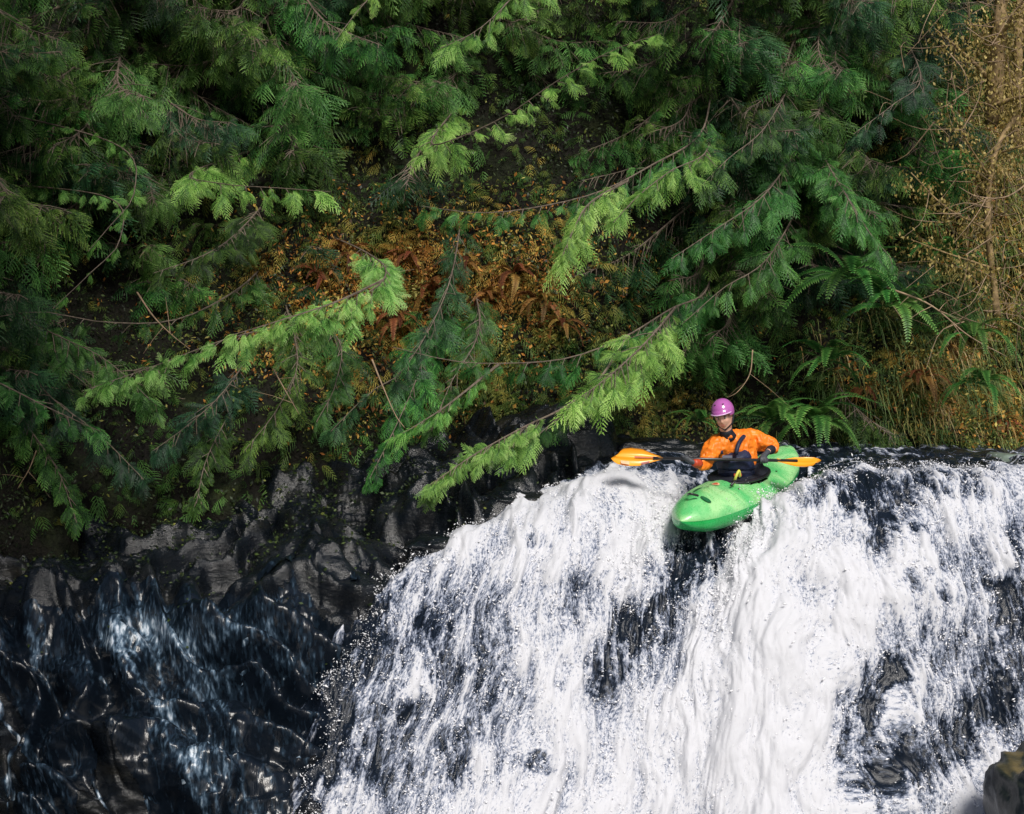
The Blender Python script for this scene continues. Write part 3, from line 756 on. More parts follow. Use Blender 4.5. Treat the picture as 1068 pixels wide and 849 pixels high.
# left cedar boughs -----------------------------------------------------
H['A'] = ([P(288, 225, 18.4), P(380, 262, 16), P(400, 292, 14.6), P(330, 330, 13.7), P(241, 352, 13.4), P(158, 383, 13.2), P(85, 408, 13.0)],
          dict(n=60, fl=(.22, .38), side=.18, drop=.9, start=.34, tint=.18, sub=2, face=(0, -.8, .5), label='long bright green bough reaching left and down over the dark rock'))
H['A2'] = ([P(400, 292, 14.6), P(350, 315, 13.7), P(280, 338, 13.3), P(240, 350, 13.2)], dict(n=18, fl=(.18, .30), side=.14, drop=.7, start=.2, tint=.2, sub=2, face=(0, -.8, .5)))
H['B'] = ([P(285, 265, 18.4), P(250, 300, 15.4), P(185, 333, 14.4), P(110, 336, 13.9), P(40, 325, 13.6), P(-25, 335, 13.4)],
          dict(n=34, fl=(.18, .32), side=.14, drop=1.1, start=.1, tint=-.05, sub=1, face=(0, -.8, .3), mat='fern'))
H['B2'] = ([P(-30, 190, 17), P(110, 205, 15), P(125, 250, 14.2), P(95, 284, 13.9), P(55, 322, 13.7)], dict(n=20, fl=(.14, .22), side=.05, drop=.8, start=.2, tint=0., sub=1, face=(0, -.9, .3)))
H['J'] = ([P(-30, 110, 17), P(120, 150, 15), P(140, 200, 14.4), P(115, 235, 14.1), P(92, 262, 13.9)], dict(n=18, fl=(.14, .24), side=.05, drop=.9, start=.2, tint=-.05, sub=1, face=(0, -.9, .3)))
H['J2'] = ([P(283, 150, 18.4), P(200, 180, 15.4), P(235, 192, 14.6), P(290, 196, 14.3), P(345, 200, 14.1)], dict(n=34, fl=(.26, .44), side=.18, drop=1.3, start=.08, tint=-.02, sub=2, face=(0, -.9, .4)))
H['C'] = ([P(-70, 370, 14), P(-10, 395, 13.6), P(50, 425, 13.3), P(105, 450, 13.1)], dict(n=26, fl=(.18, .30), side=.14, drop=.8, start=.1, tint=-.08, sub=1, face=(0, -.9, .4), mat='fern'))
H['I'] = ([P(486, -100, 18.8), P(420, -60, 15.6), P(395, -15, 14.5), P(370, 15, 14.2), P(350, 42, 14)], dict(n=26, fl=(.2, .32), side=.1, drop=.8, start=.1, tint=0, sub=2, face=(0, -.9, .4)))
# middle cedar boughs
H['D'] = ([P(745, 265, 18.2), P(735, 305, 16.6), P(700, 322, 15.6), P(650, 352, 14.9), P(590, 374, 14.6), P(520, 379, 14.4), P(470, 376, 14.2), P(410, 362, 14.1)],
          dict(n=50, fl=(.18, .34), side=.14, drop=1.2, start=.2, tint=-.1, sub=1, face=(0, -.9, .3), mat='fern', label='arched bough crossing the brown leaves, with pale bare bark'))
H['D2'] = ([P(705, 320, 15.7), P(680, 350, 14.8), P(655, 375, 14.4), P(628, 398, 14.1), P(600, 418, 13.9)], dict(n=48, fl=(.30, .48), side=.30, drop=1.2, start=.1, tint=0, sub=2, face=(0, -.9, .4)))
H['E'] = ([P(655, 350, 14.95), P(625, 395, 14.5), P(590, 424, 14.2), P(545, 446, 13.8), P(495, 474, 13.5), P(445, 508, 13.3)], dict(n=40, fl=(.20, .36), side=.2, drop=.8, start=.52, tint=.1, sub=2, face=(0, -.8, .5), label='lowest bright green bough drooping to the wet rock'))
H['F'] = ([P(486, 180, 18.8), P(470, 290, 16), P(425, 380, 14.5), P(385, 410, 14.2), P(345, 450, 14)], dict(n=40, fl=(.28, .46), side=.24, drop=.9, start=.05, tint=0, sub=2, face=(0, -.9, .4), mat='cedar_blue'))
H['F2'] = ([P(520, 380, 14.4), P(470, 420, 14.2), P(440, 440, 14), P(420, 452, 13.9)], dict(n=18, fl=(.18, .3), side=.12, drop=.8, start=.1, tint=0, sub=1, face=(0, -.9, .4)))
H['G'] = ([P(743, 90, 18.2), P(730, 140, 16.2), P(680, 172, 15.2), P(625, 200, 14.7), P(560, 216, 14.4), P(500, 222, 14.2), P(440, 215, 14.1)], dict(n=44, fl=(.2, .34), side=.12, drop=1.4, start=.25, tint=-.02, sub=1, face=(0, -.9, .3), mat='fern'))
H['G2'] = ([P(655, 188, 14.95), P(615, 212, 14.4), P(598, 240, 14.2), P(585, 270, 14.1)], dict(n=26, fl=(.3, .46), side=.12, drop=1.4, start=.1, tint=.08, sub=2, face=(0, -1, .25)))
H['G3'] = ([P(743, 130, 18.2), P(735, 160, 15.6), P(700, 178, 14.9), P(665, 205, 14.5), P(640, 232, 14.3)], dict(n=30, fl=(.28, .46), side=.2, drop=1.1, start=.1, tint=.0, sub=2, face=(0, -.9, .4)))
H['K'] = ([P(486, 100, 18.8), P(450, 150, 15.6), P(520, 125, 15), P(580, 85, 14.6), P(640, 52, 14.3), P(690, 35, 14.1)], dict(n=48, fl=(.22, .36), side=.18, drop=.7, start=.1, tint=.0, sub=2, face=(0, -.9, .4)))
H['K2'] = ([P(486, -40, 18.8), P(560, -50, 16), P(540, -10, 15), P(500, 30, 14.5), P(460, 50, 14.2)], dict(n=40, fl=(.24, .4), side=.24, drop=.9, start=.1, tint=-.05, sub=2, face=(0, -.9, .4)))
# right cedar boughs
H['L'] = ([P(839, 140, 18.5), P(800, 200, 15.6), P(745, 240, 15), P(700, 270, 14.7)], dict(n=40, fl=(.3, .46), side=.28, drop=1.0, start=.1, tint=-.02, sub=2, face=(0, -.9, .4), mat='fern'))
H['L2'] = ([P(839, 205, 18.5), P(800, 270, 15.8), P(755, 300, 15.3), P(715, 335, 15.1)], dict(n=34, fl=(.26, .42), side=.24, drop=1.0, start=.1, tint=-.1, sub=1, face=(0, -.9, .4), mat='fern'))
H['N'] = ([P(839, 130, 18.5), P(880, 200, 15.8), P(905, 240, 15.5), P(930, 270, 15.3)], dict(n=36, fl=(.3, .46), side=.26, drop=1.0, start=.1, tint=.0, sub=2, face=(0, -.9, .4), mat='fern'))
H['O'] = ([P(933, 20, 19.1), P(960, 80, 16), P(930, 110, 15.6), P(890, 140, 15.4)], dict(n=40, fl=(.28, .42), side=.24, drop=.9, start=.05, tint=-.05, sub=1, face=(0, -.9, .4), mat='cedar_blue'))
H['Q'] = ([P(839, 60, 18.5), P(800, 130, 15.8), P(760, 165, 15.4), P(730, 195, 15.2)], dict(n=34, fl=(.3, .46), side=.26, drop=1.0, start=.1, tint=.0, sub=2, face=(0, -.9, .4), mat='cedar'))

H['A3'] = ([P(286, 280, 18), P(310, 370, 15), P(290, 425, 14.2), P(255, 470, 13.9)], dict(n=46, fl=(.26, .42), side=.26, drop=.9, start=.2, tint=-.05, sub=2, face=(0, -.9, .4), mat='cedar'))
H['A4'] = ([P(486, 250, 18.8), P(440, 380, 15), P(415, 440, 14.1), P(385, 500, 13.8)], dict(n=46, fl=(.26, .42), side=.24, drop=.9, start=.3, tint=-.05, sub=2, face=(0, -.9, .4), mat='cedar'))
H['A5'] = ([P(-30, 300, 17), P(40, 400, 14.3), P(100, 450, 13.6), P(150, 500, 13.3)], dict(n=44, fl=(.24, .4), side=.24, drop=.9, start=.3, tint=-.08, sub=2, face=(0, -.9, .4), mat='cedar_blue'))
H['B3'] = ([P(-30, 300, 17), P(50, 345, 14.4), P(110, 375, 13.8), P(165, 425, 13.6)], dict(n=40, fl=(.22, .38), side=.22, drop=.9, start=.3, tint=-.02, sub=2, face=(0, -.9, .4), mat='fern'))
H['B4'] = ([P(286, 200, 18), P(250, 240, 15.4), P(215, 265, 14.5), P(160, 285, 14.2)], dict(n=40, fl=(.24, .4), side=.24, drop=.9, start=.3, tint=-.06, sub=2, face=(0, -.9, .4), mat='cedar'))
H['B5'] = ([P(286, 330, 18), P(240, 400, 15), P(200, 440, 14.0), P(160, 470, 13.6)], dict(n=40, fl=(.24, .4), side=.24, drop=.9, start=.3, tint=-.1, sub=2, face=(0, -.9, .4), mat='cedar_blue'))
H['M1'] = ([P(486, 270, 18.8), P(500, 340, 15.6), P(470, 400, 14.6), P(450, 450, 14.2)], dict(n=40, fl=(.22, .38), side=.22, drop=.9, start=.35, tint=.02, sub=2, face=(0, -.9, .4), mat='fern'))
H['M2'] = ([P(745, 300, 18.2), P(660, 370, 15.6), P(600, 420, 14.8), P(545, 468, 14.4)], dict(n=44, fl=(.22, .38), side=.22, drop=.9, start=.4, tint=-.02, sub=2, face=(0, -.9, .4), mat='cedar'))
H['M3'] = ([P(286, 310, 18), P(350, 350, 15.4), P(350, 400, 14.5), P(330, 440, 14.1)], dict(n=40, fl=(.22, .38), side=.22, drop=.9, start=.35, tint=0, sub=2, face=(0, -.9, .4), mat='fern'))
H['M4'] = ([P(-30, 340, 17), P(20, 430, 14.4), P(60, 490, 13.8), P(80, 545, 13.5)], dict(n=40, fl=(.22, .38), side=.22, drop=.9, start=.35, tint=-.06, sub=2, face=(0, -.9, .4), mat='cedar'))
H['M5'] = ([P(286, 350, 18), P(240, 430, 15), P(215, 480, 14.0), P(205, 525, 13.6)], dict(n=40, fl=(.22, .38), side=.22, drop=.9, start=.35, tint=-.1, sub=2, face=(0, -.9, .4), mat='cedar'))
cedar_tree('dark cedar at the far left edge with short bright fronds over the rock', -6.3, zr=(-.3, 6.5), nb=80, blue=.5, hero=[H['C'], H['J'], H['B2'], H['A5'], H['B3'], H['M4']])
cedar_tree('cedar on the left bank with the long bright bough over the dark rock', -3.0, zr=(2.0, 6.8), nb=84, blue=.35, hero=[H['A'], H['A2'], H['B'], H['J2'], H['A3'], H['B4'], H['B5'], H['M3'], H['M5']], y=4.6, z=1.3)
cedar_tree('cedar high on the bank above the orange brown leaves', -.6, zr=(4.3, 7), nb=40, blue=.3, hero=[H['I'], H['K'], H['K2'], H['F'], H['A4'], H['M1']], y=5.1, z=2.6)
cedar_tree('cedar behind the kayaker with low arched boughs reaching left', 2.5, zr=(1.9, 7), nb=64, blue=.3, hero=[H['M2'], H['D'], H['D2'], H['E'], H['F2'], H['G'], H['G2'], H['G3']], y=4.4, z=.9)
cedar_tree('cedar right of the kayaker with broad hanging fronds', 3.7, zr=(1.6, 7), nb=52, blue=.45, hero=[H['L'], H['L2'], H['N'], H['Q']], y=4.7, z=.9)
cedar_tree('cedar between the left edge and the long bright bough', -4.7, zr=(1.6, 6.5), nb=70, blue=.45, y=3.7, z=.7)
cedar_tree('slim cedar beside the mossy maples near the right edge', 5.0, zr=(3.4, 8), nb=18, blue=.7, hero=[H['O']], y=5.3, z=2.0, r=.13)
# further trees up the slope: dark depth between the near boughs
for i, (xx, yy, zz) in enumerate([(-4.6, 6.0, 4.0), (-1.8, 6.4, 4.6), (1.0, 6.4, 4.6), (-7.2, 6, 3.6), (6.6, 6.6, 4.4)]):
    cedar_tree(['dark cedar high up behind the left boughs', 'dark cedar at the top of the bank left of centre', 'dark cedar at the top of the bank above the river', 'shaded cedar in the top left corner', 'cedar up behind the mossy maples'][i], xx, h=9, y=yy, z=zz, zr=(zz, 11), nb=26, blue=.6, scale=(.9, 1.3))
# unseen trees added to shade the gorge (left side close by, and crowns above)
for i, (xx, yy, zz) in enumerate([(-8.5, -3.5, -1.5), (-9.5, -7, -1.5), (-8.8, .5, -1)]):
    cedar_tree('tall unseen cedar on the near left bank added to shade the dark rock', xx, h=14, y=yy, z=zz, zr=(3.2, 12), nb=44, az=(-180, 180), blue=.5, scale=(1.2, 1.7), r=.3, group='unseen shade cedars on the near left bank')

for i, (xx, yy, zz) in enumerate([(-4.4, -8.6, -1.5), (-6.2, -10.5, -1.5)]):  # out of view, added to keep sun off the left rock
    cedar_tree('tall unseen cedar added on the near left to block the sun', xx, h=15, y=yy, z=zz, zr=(5.3, 13), nb=72, az=(-60, 160), blue=.5, scale=(1.4, 1.9), r=.3, group='unseen cedars added to block the sun')
# ------------------------------------------------------------------ ferns
def fern_frond(seed):
    r = np.random.default_rng(seed); g = Geo()
    n = 24; u = np.linspace(0, 1, n)
    pts = np.stack([.75 * u, .05 * np.sin(u * 3 + seed), .55 * u - .75 * u ** 2.2], 1)
    tube(g, pts, np.linspace(.006, .002, n), 4, .4, cap=False)
    T = np.gradient(pts, axis=0); T /= np.linalg.norm(T, axis=1)[:, None]
    V = []; Q = []; A = []
    m = 30
    for i in range(m):
        uu = .1 + .9 * i / m; p = np.array([np.interp(uu, u, pts[:, k]) for k in range(3)]); t = np.array([np.interp(uu, u, T[:, k]) for k in range(3)])
        for sd in (-1, 1):
            l = .13 * min(1, uu * 5) * (1 - uu) ** .6 + .012
            d = np.array([0, sd * 1., 0]) * .95 + t * .35 + [0, 0, -.15 + r.normal() * .08]; d /= np.linalg.norm(d)
            b = len(V); wv = t * .011
            V += [p - wv * .8, p + d * l * .5 - wv, p + d * l, p + d * l * .5 + wv, p + wv * .8]; A += [.3, .55, 1, .6, .3]
            Q += [[b, b + 1, b + 3, b + 4]]
            V += [V[b + 1], V[b + 2], V[b + 3]]; A += [.55, 1, .6]; Q += [[b + 5, b + 6, b + 7, b + 7]]
    V = np.array(V); Qq = np.array([q for q in Q if q[2] != q[3]]); Tt = np.array([q[:3] for q in Q if q[2] == q[3]])
    g.add(V, Qq, Tt, np.array(A))
    return g.mesh('frond', M['fern'])
FF = [fern_frond(s) for s in range(3)]
M['bracken'] = leafmat('dead_bracken', [(0, (.05, .025, .010)), (.5, (.20, .085, .025)), (1, (.42, .24, .08))], .25, .6, .035, .5)
FB = []
for f_ in FF:
    b_ = f_.copy(); b_.materials.clear(); b_.materials.append(M['bracken']); FB.append(b_)
def fern(label, p, s=1., n=12, az=(-200, 20), tilt=0, FF=FF, group='ferns on the bank', name='sword_fern'):
    root = thing(name, label, 'fern', tuple(p), group)
    for k in range(n):
        o = obj('frond', FF[k % 3], root)
        o.rotation_euler = (rng.normal() * .2, R(rng.uniform(-35, 25) + tilt), R(az[0] + (az[1] - az[0]) * (k + rng.uniform(.2, .8)) / n))
        q = s * rng.uniform(.75, 1.15); o.scale = (q, q, q)
fern('curled green fern just right of the kayaker', P(805, 440, 16.0), .85, 14)
fern('low fern spreading over the river behind the stern', P(848, 440, 16.1), .9, 14)
fern('small fern behind the purple helmet', P(728, 440, 16.3), .55, 10)
fern('fern with one pale frond above the low ferns', P(862, 378, 16.6), .8, 10)
fern('fern on the right bank under the hanging cedar fronds', P(925, 320, 16.2), .9, 12)
fern('large fern high on the right bank', P(885, 290, 16.4), 1.0, 12)
fern('fern beside the dark hollow near the right edge', P(1010, 350, 16.2), .8, 10)
fern('fern beneath the hollow near the right edge', P(1020, 400, 16), .7, 10)
fern('fern in the dark left of the kayaker under the cedar', P(610, 455, 15.9), .5, 9)
fern('fern on the bank below the mossy maple', P(985, 265, 16.8), .7, 10)

for (px_, py_) in [(330, 285), (362, 262), (395, 300), (425, 268), (452, 305), (480, 275), (505, 310), (535, 285), (562, 315), (410, 335), (585, 340), (960, 395), (900, 405), (1045, 440), (985, 365)]:
    # find the bank surface along this line of sight
    best = None
    for D in np.arange(14, 21, .05):
        p = P(px_, py_, D); tt = np.linspace(0, 9, 91); hv_ = hill(np.full(91, p[0]), tt); yy = np.interp(p[2], hv_[:, 2], hv_[:, 1])
        if p[1] > yy - .12: best = p; break
    if best is None: continue
    fern('rust brown dead fern hanging on the bank among the orange leaves' if px_ < 700 else 'rust brown dead fern in the grass of the right bank', best, rng.uniform(.35, .62), 13, (-200, 20), 14, FB, 'dead ferns under the cedars' if px_ < 700 else 'dead ferns on the right bank', 'dead_fern')
# ------------------------------------------------------------------ mossy maples at the right edge
M['maple'] = simple('mossy_bark', (.24, .17, .085), .8, .2, var=.55, scale=14, bump=.8)
def maple(label, stem, r0, limbs, seed=0, tint=0.):
    o0 = np.asarray(stem[0]); root = thing('mossy_maple', label, 'tree', tuple(o0), 'mossy maples at the right edge')
    g = Geo(); S = spline([np.asarray(p) - o0 for p in stem], 26); tube(g, S, np.linspace(r0, r0 * .6, 26) * (1 + .1 * rng.normal(size=26)), 9, 0, jit=.12)
    obj('trunk', g.mesh('trunk', M['maple'], smooth=True), root)
    cl = []
    for L in limbs:
        g = Geo(); s2 = spline([np.asarray(p) - o0 for p in L], 16); tube(g, s2, np.linspace(r0 * .32, .006, 16), 6, 0, jit=.15)
        obj('limb', g.mesh('limb', M['maple'], smooth=True), root); cl.append(s2)
    pts = np.vstack([S] + cl * 2)
    n = 3000
    c = pts[rng.integers(len(pts), size=n)] + rng.normal(size=(n, 3)) * np.array([.10, .10, .09]); 
    c[:, 2] -= rng.exponential(.06, n)
    d = rng.normal(size=(n, 3)) * .6; d[:, 2] -= 1.0; d /= np.linalg.norm(d, axis=1)[:, None]
    w = np.cross(d, rng.normal(size=(n, 3))); w /= np.linalg.norm(w, axis=1)[:, None]
    s = rng.uniform(.02, .06, n)[:, None]
    V = np.stack([c, c + d * s * .5 + w * s * .25, c + d * s, c + d * s * .5 - w * s * .25], 1).reshape(-1, 3)
    obj('moss', mesh_np('moss', V, [np.arange(4 * n).reshape(n, 4)], M['gold'], {'tint': np.clip(np.repeat(.5 + tint + rng.normal(size=n) * .25, 4), 0, 1)}), root)
maple('pale trunked mossy maple standing in the top right corner', [P(1035, 130, 16.6), P(1040, 60, 16.5), P(1044, 0, 16.5), P(1042, -80, 16.6)], .10,
      [[P(1038, 90, 16.5), P(1010, 60, 16.2), P(975, 30, 16)], [P(1040, 50, 16.5), P(1060, 10, 16.2), P(1090, -20, 16)], [P(1036, 110, 16.5), P(1070, 100, 16.2), P(1110, 95, 16)]], 1, .15)
maple('second mossy stem just right of the corner maple', [P(1058, 150, 16.9), P(1062, 60, 16.8), P(1066, -60, 16.9)], .06, [[P(1060, 100, 16.8), P(1040, 70, 16.6), P(1020, 20, 16.5)]], 2, .25)
maple('thin mossy maple bending across the right bank', [P(1040, 330, 16.3), P(1030, 230, 16.2), P(1038, 160, 16.2), P(1060, 120, 16.3)], .045,
      [[P(1035, 190, 16.2), P(1010, 150, 15.9), P(990, 110, 15.8)], [P(1030, 240, 16.2), P(985, 215, 15.9), P(950, 180, 15.8)], [P(1036, 280, 16.2), P(990, 265, 15.9), P(950, 250, 15.7)], [P(1040, 160, 16.2), P(1070, 150, 16), P(1100, 130, 16)]], 3, .05)
def bare_branch(label, pts, r=.012, side=6):
    g = Geo(); o0 = np.asarray(pts[0]); S = spline([np.asarray(p) - o0 for p in pts], 18); tube(g, S, np.linspace(r, r * .3, 18), 5, .5)
    for k in range(side):
        i = rng.integers(3, 16); d = rng.normal(size=3) * .2 + [0, -.05, -.05]
        tube(g, np.array([S[i], S[i] + d * .5 + [0, 0, .01], S[i] + d]), [r * .4, r * .3, r * .15], 4, .5, cap=False)
    o = obj('dead_branch', g.mesh('dead_branch', M['deadwood'], smooth=True), None, label, 'branch', 'dead branches', None, tuple(o0))
M['deadwood'] = simple('dead_wood', (.27, .19, .12), .7, .3, var=.3, scale=15)
bare_branch('dead branch lying across the orange leaves', [P(372, 292, 17), P(400, 286, 16.5), P(432, 281, 16.3)])
bare_branch('bare twig curving down past the dark fronds left of centre', [P(388, 375, 14.1), P(398, 400, 14), P(412, 432, 13.9), P(422, 446, 13.8)], .010, 2)
bare_branch('thin dead branch above the purple helmet', [P(785, 365, 15.8), P(782, 390, 15.7), P(770, 408, 15.6), P(758, 415, 15.6)], .008, 3)
bare_branch('bare twig hanging over the bright left bough', [P(143, 305, 14.4), P(160, 330, 14.1), P(180, 350, 13.8), P(198, 364, 13.5)], .010, 2)
bare_branch('bare twig under the right end of the bright left bough', [P(285, 385, 13.8), P(298, 408, 13.7), P(312, 432, 13.7)], .008, 2)
bare_branch('sunlit dead branch slanting down the right bank', [P(925, 300, 16), P(970, 318, 15.8), P(1010, 350, 15.7), P(1050, 372, 15.7)], .014, 8)
bare_branch('pale dead branch sticking out below the corner maple', [P(1080, 185, 15.9), P(1050, 205, 15.8), P(1020, 205, 15.8), P(1000, 195, 15.8)], .012, 6)
bare_branch('short dead twig low in the dark at the left edge', [P(38, 470, 14), P(30, 490, 13.9), P(18, 510, 13.9)], .008, 2)

def tangle(n=260):
    g = Geo()
    for k in range(n):
        px_ = min(1090, max(930, rng.normal(1035, 40))); py_ = rng.uniform(-20, 350); D = rng.uniform(15.7, 17.2)
        p = P(px_, py_, D); d = rng.normal(size=3) * [.5, .25, .4]; L = rng.uniform(.25, .8)
        d /= np.linalg.norm(d); q = p + d * L + rng.normal(size=3) * .06; m_ = (p + q) / 2 + rng.normal(size=3) * .07
        tube(g, spline([p, m_, q], 7), np.linspace(rng.uniform(.003, .008), .0015, 7), 4, .5, cap=False)
    obj('twig_tangle', g.mesh('twig_tangle', M['deadwood']), kind='stuff')
tangle()
# ------------------------------------------------------------------ boulders
def boulder(label, c, size, m, seed=0, name='boulder'):
    n1, n2 = 64, 44
    th = np.linspace(0, 2 * np.pi, n1, endpoint=False); ph = np.linspace(.02, np.pi - .02, n2)
    A, B_ = np.meshgrid(th, ph, indexing='ij'); A = A.ravel(); B_ = B_.ravel()
    d = np.stack([np.sin(B_) * np.cos(A), np.sin(B_) * np.sin(A), np.cos(B_)], 1)
    d2 = np.sign(d) * np.abs(d) ** .75
    r = 1 + .22 * fbm(d * 1.3 + seed, 3, 200) + .06 * fbm(d * 5 + seed, 3, 205)
    V = d2 * r[:, None] * np.asarray(size)
    a = np.arange(n1 * n2).reshape(n1, n2); b = np.roll(a, -1, 0)
    Q = np.stack([a[:, :-1], b[:, :-1], b[:, 1:], a[:, 1:]], -1).reshape(-1, 4)
    caps = [a[:, 0][::-1].tolist(), a[:, -1].tolist()]
    me = mesh_np('boulder', V, [Q, np.array(caps[:1]), np.array(caps[1:])], m, smooth=True)
    return obj(name, me, None, label, 'rock', None, None, tuple(c))
def mossrock():
    m, nt, b = mat('moss_topped_rock')
    ge = N(nt, 'ShaderNodeNewGeometry'); sx = N(nt, 'ShaderNodeSeparateXYZ'); nt.links.new(ge.outputs['Normal'], sx.inputs[0])
    tc = N(nt, 'ShaderNodeTexCoord'); n1 = N(nt, 'ShaderNodeTexNoise'); n1.inputs['Scale'].default_value = 7; n1.inputs['Detail'].default_value = 6
    nt.links.new(tc.outputs['Object'], n1.inputs['Vector'])
    ad = N(nt, 'ShaderNodeMath', operation='MULTIPLY_ADD'); ad.inputs[1].default_value = .6; nt.links.new(n1.outputs['Fac'], ad.inputs[0]); nt.links.new(sx.outputs['Z'], ad.inputs[2])
    r = ramp(nt, [(.52, (.004, .007, .009)), (.70, (.02, .024, .016)), (.84, (.13, .10, .04))]); dv = N(nt, 'ShaderNodeMath', operation='MULTIPLY'); dv.inputs[1].default_value = .62; nt.links.new(ad.outputs[0], dv.inputs[0]); nt.links.new(dv.outputs[0], r.inputs['Fac']); nt.links.new(r.outputs[0], b.inputs['Base Color'])
    b.inputs['Roughness'].default_value = .35
    bp = N(nt, 'ShaderNodeBump'); bp.inputs['Strength'].default_value = .8; bp.inputs['Distance'].default_value = .03; nt.links.new(n1.outputs['Fac'], bp.inputs['Height']); nt.links.new(bp.outputs['Normal'], b.inputs['Normal'])
    return m
M['mossrock'] = mossrock()
boulder('dark boulder with ochre moss on top in the bottom right corner', P(1102, 856, 11.0) + np.array([0, .2, 0]), (.40, .5, .50), M['mossrock'], 3)
M['slab'] = simple('grey_green_rock', (.14, .18, .15), .35, .5, var=.35, scale=6, bump=.5)
boulder('smooth grey green rock at the right edge of the river above the fall', P(1070, 492, 15.0) + np.array([.15, .4, -.05]), (.62, .5, .2), M['slab'], 9)
boulder('low angular wet rock in the shade at the left end of the ledge', P(150, 590, 13.4) + np.array([0, .1, -.1]), (.5, .4, .2), M['rock'], 21)
boulder('dark wet rock sticking up among the thin streams', P(175, 700, 12.6) + np.array([0, .1, -.12]), (.34, .3, .22), M['rock'], 24)
boulder('long low wet rock above the left edge of the white water', P(335, 612, 13.0) + np.array([0, .1, -.08]), (.5, .3, .16), M['rock'], 27)
boulder('flat rounded wet rock on the ledge beside the fall', P(540, 522, 13.9) + np.array([0, 0, -.04]), (.42, .4, .13), M['rock'], 5)
boulder('wet slab under the drooping bough at the edge of the ledge', P(470, 568, 13.2) + np.array([0, 0, -.06]), (.40, .4, .16), M['rock'], 12)
boulder('dark wet rock under the yellow moss left of the kayaker', P(680, 470, 15.6) + np.array([0, .25, -.12]), (.6, .45, .24), M['rock'], 15)

# ------------------------------------------------------------------ kayak
KB = P(713, 546, 12.95); KS = P(823, 478, 15.1)
kf = (KB - KS); KL = np.linalg.norm(kf); kf /= KL
kl = np.cross([0, 0, 1.], kf); kl /= np.linalg.norm(kl); ku = np.cross(kf, kl)
roll = R(-3)
kl, ku = kl * math.cos(roll) + ku * math.sin(roll), ku * math.cos(roll) - kl * math.sin(roll)
KO = (KB + KS) / 2 - ku * .17
KM = Matrix(((kf[0], kl[0], ku[0], KO[0]), (kf[1], kl[1], ku[1], KO[1]), (kf[2], kl[2], ku[2], KO[2]), (0, 0, 0, 1)))
def plastic(name, col, col2, rough=.3):
    m, nt, b = mat(name)
    tc = N(nt, 'ShaderNodeTexCoord'); n1 = N(nt, 'ShaderNodeTexNoise'); n1.inputs['Scale'].default_value = 2.2; n1.inputs['Detail'].default_value = 3; n1.inputs['Distortion'].default_value = 1.5
    nt.links.new(tc.outputs['Object'], n1.inputs['Vector']); r = ramp(nt, [(.4, col), (.65, col2)]); nt.links.new(n1.outputs['Fac'], r.inputs['Fac']); nt.links.new(r.outputs[0], b.inputs['Base Color'])
    n2 = N(nt, 'ShaderNodeTexNoise'); n2.inputs['Scale'].default_value = 60; nt.links.new(tc.outputs['Object'], n2.inputs['Vector'])
    rr = ramp(nt, [(.35, (rough * .6,) * 3), (.65, (rough * 1.6,) * 3)]); nt.links.new(n2.outputs['Fac'], rr.inputs['Fac']); nt.links.new(rr.outputs[0], b.inputs['Roughness'])
    mp = N(nt, 'ShaderNodeMapping'); mp.inputs['Scale'].default_value = (3, 60, 60); n3 = N(nt, 'ShaderNodeTexNoise'); n3.inputs['Scale'].default_value = 2; n3.inputs['Detail'].default_value = 6
    nt.links.new(tc.outputs['Object'], mp.inputs[0]); nt.links.new(mp.outputs[0], n3.inputs['Vector']); r3 = ramp(nt, [(.30, (.45, .45, .42)), (.40, (1, 1, 1))]); nt.links.new(n3.outputs['Fac'], r3.inputs['Fac'])
    mx = N(nt, 'ShaderNodeMix', data_type='RGBA', blend_type='MULTIPLY'); mx.inputs[0].default_value = .8; nt.links.new(r.outputs[0], mx.inputs[6]); nt.links.new(r3.outputs[0], mx.inputs[7]); nt.links.new(mx.outputs[2], b.inputs['Base Color'])
    bp = N(nt, 'ShaderNodeBump'); bp.inputs['Strength'].default_value = .35; bp.inputs['Distance'].default_value = .006; nt.links.new(n3.outputs['Fac'], bp.inputs['Height']); nt.links.new(bp.outputs['Normal'], b.inputs['Normal'])
    b.inputs['Coat Weight'].default_value = .25; b.inputs['Coat Roughness'].default_value = .15
    return m
M['hull'] = plastic('kayak_hull_green', (.012, .36, .07), (.02, .46, .10))
M['deck'] = plastic('kayak_green_lit', (.10, .48, .15), (.34, .66, .28))  # same plastic as the hull, sky reflection on top put into paler green
M['black'] = simple('black_fabric', (.012, .014, .022), .7, .3, var=.4, scale=40, bump=.3)
M['blackpl'] = simple('black_plastic', (.015, .015, .018), .35, .5, var=.2)
HLn = KL / 2 + .06
kx = np.array([-1, -.96, -.85, -.65, -.4, -.15, .1, .35, .6, .8, .93, .985, 1.0])
kw = np.array([.03, .11, .185, .265, .32, .34, .345, .335, .295, .235, .155, .09, .03])
kt = np.array([.30, .335, .335, .30, .275, .27, .285, .315, .335, .325, .29, .255, .22])   # deck height
kb = np.array([.24, .17, .10, .04, .01, .0, .0, .0, .01, .03, .07, .12, .16])
def kay(u, A): return np.interp(u, np.linspace(-1, 1, 400), np.convolve(np.pad(np.interp(np.linspace(-1, 1, 400), kx, A), 8, mode='edge'), np.ones(17) / 17, 'valid'))
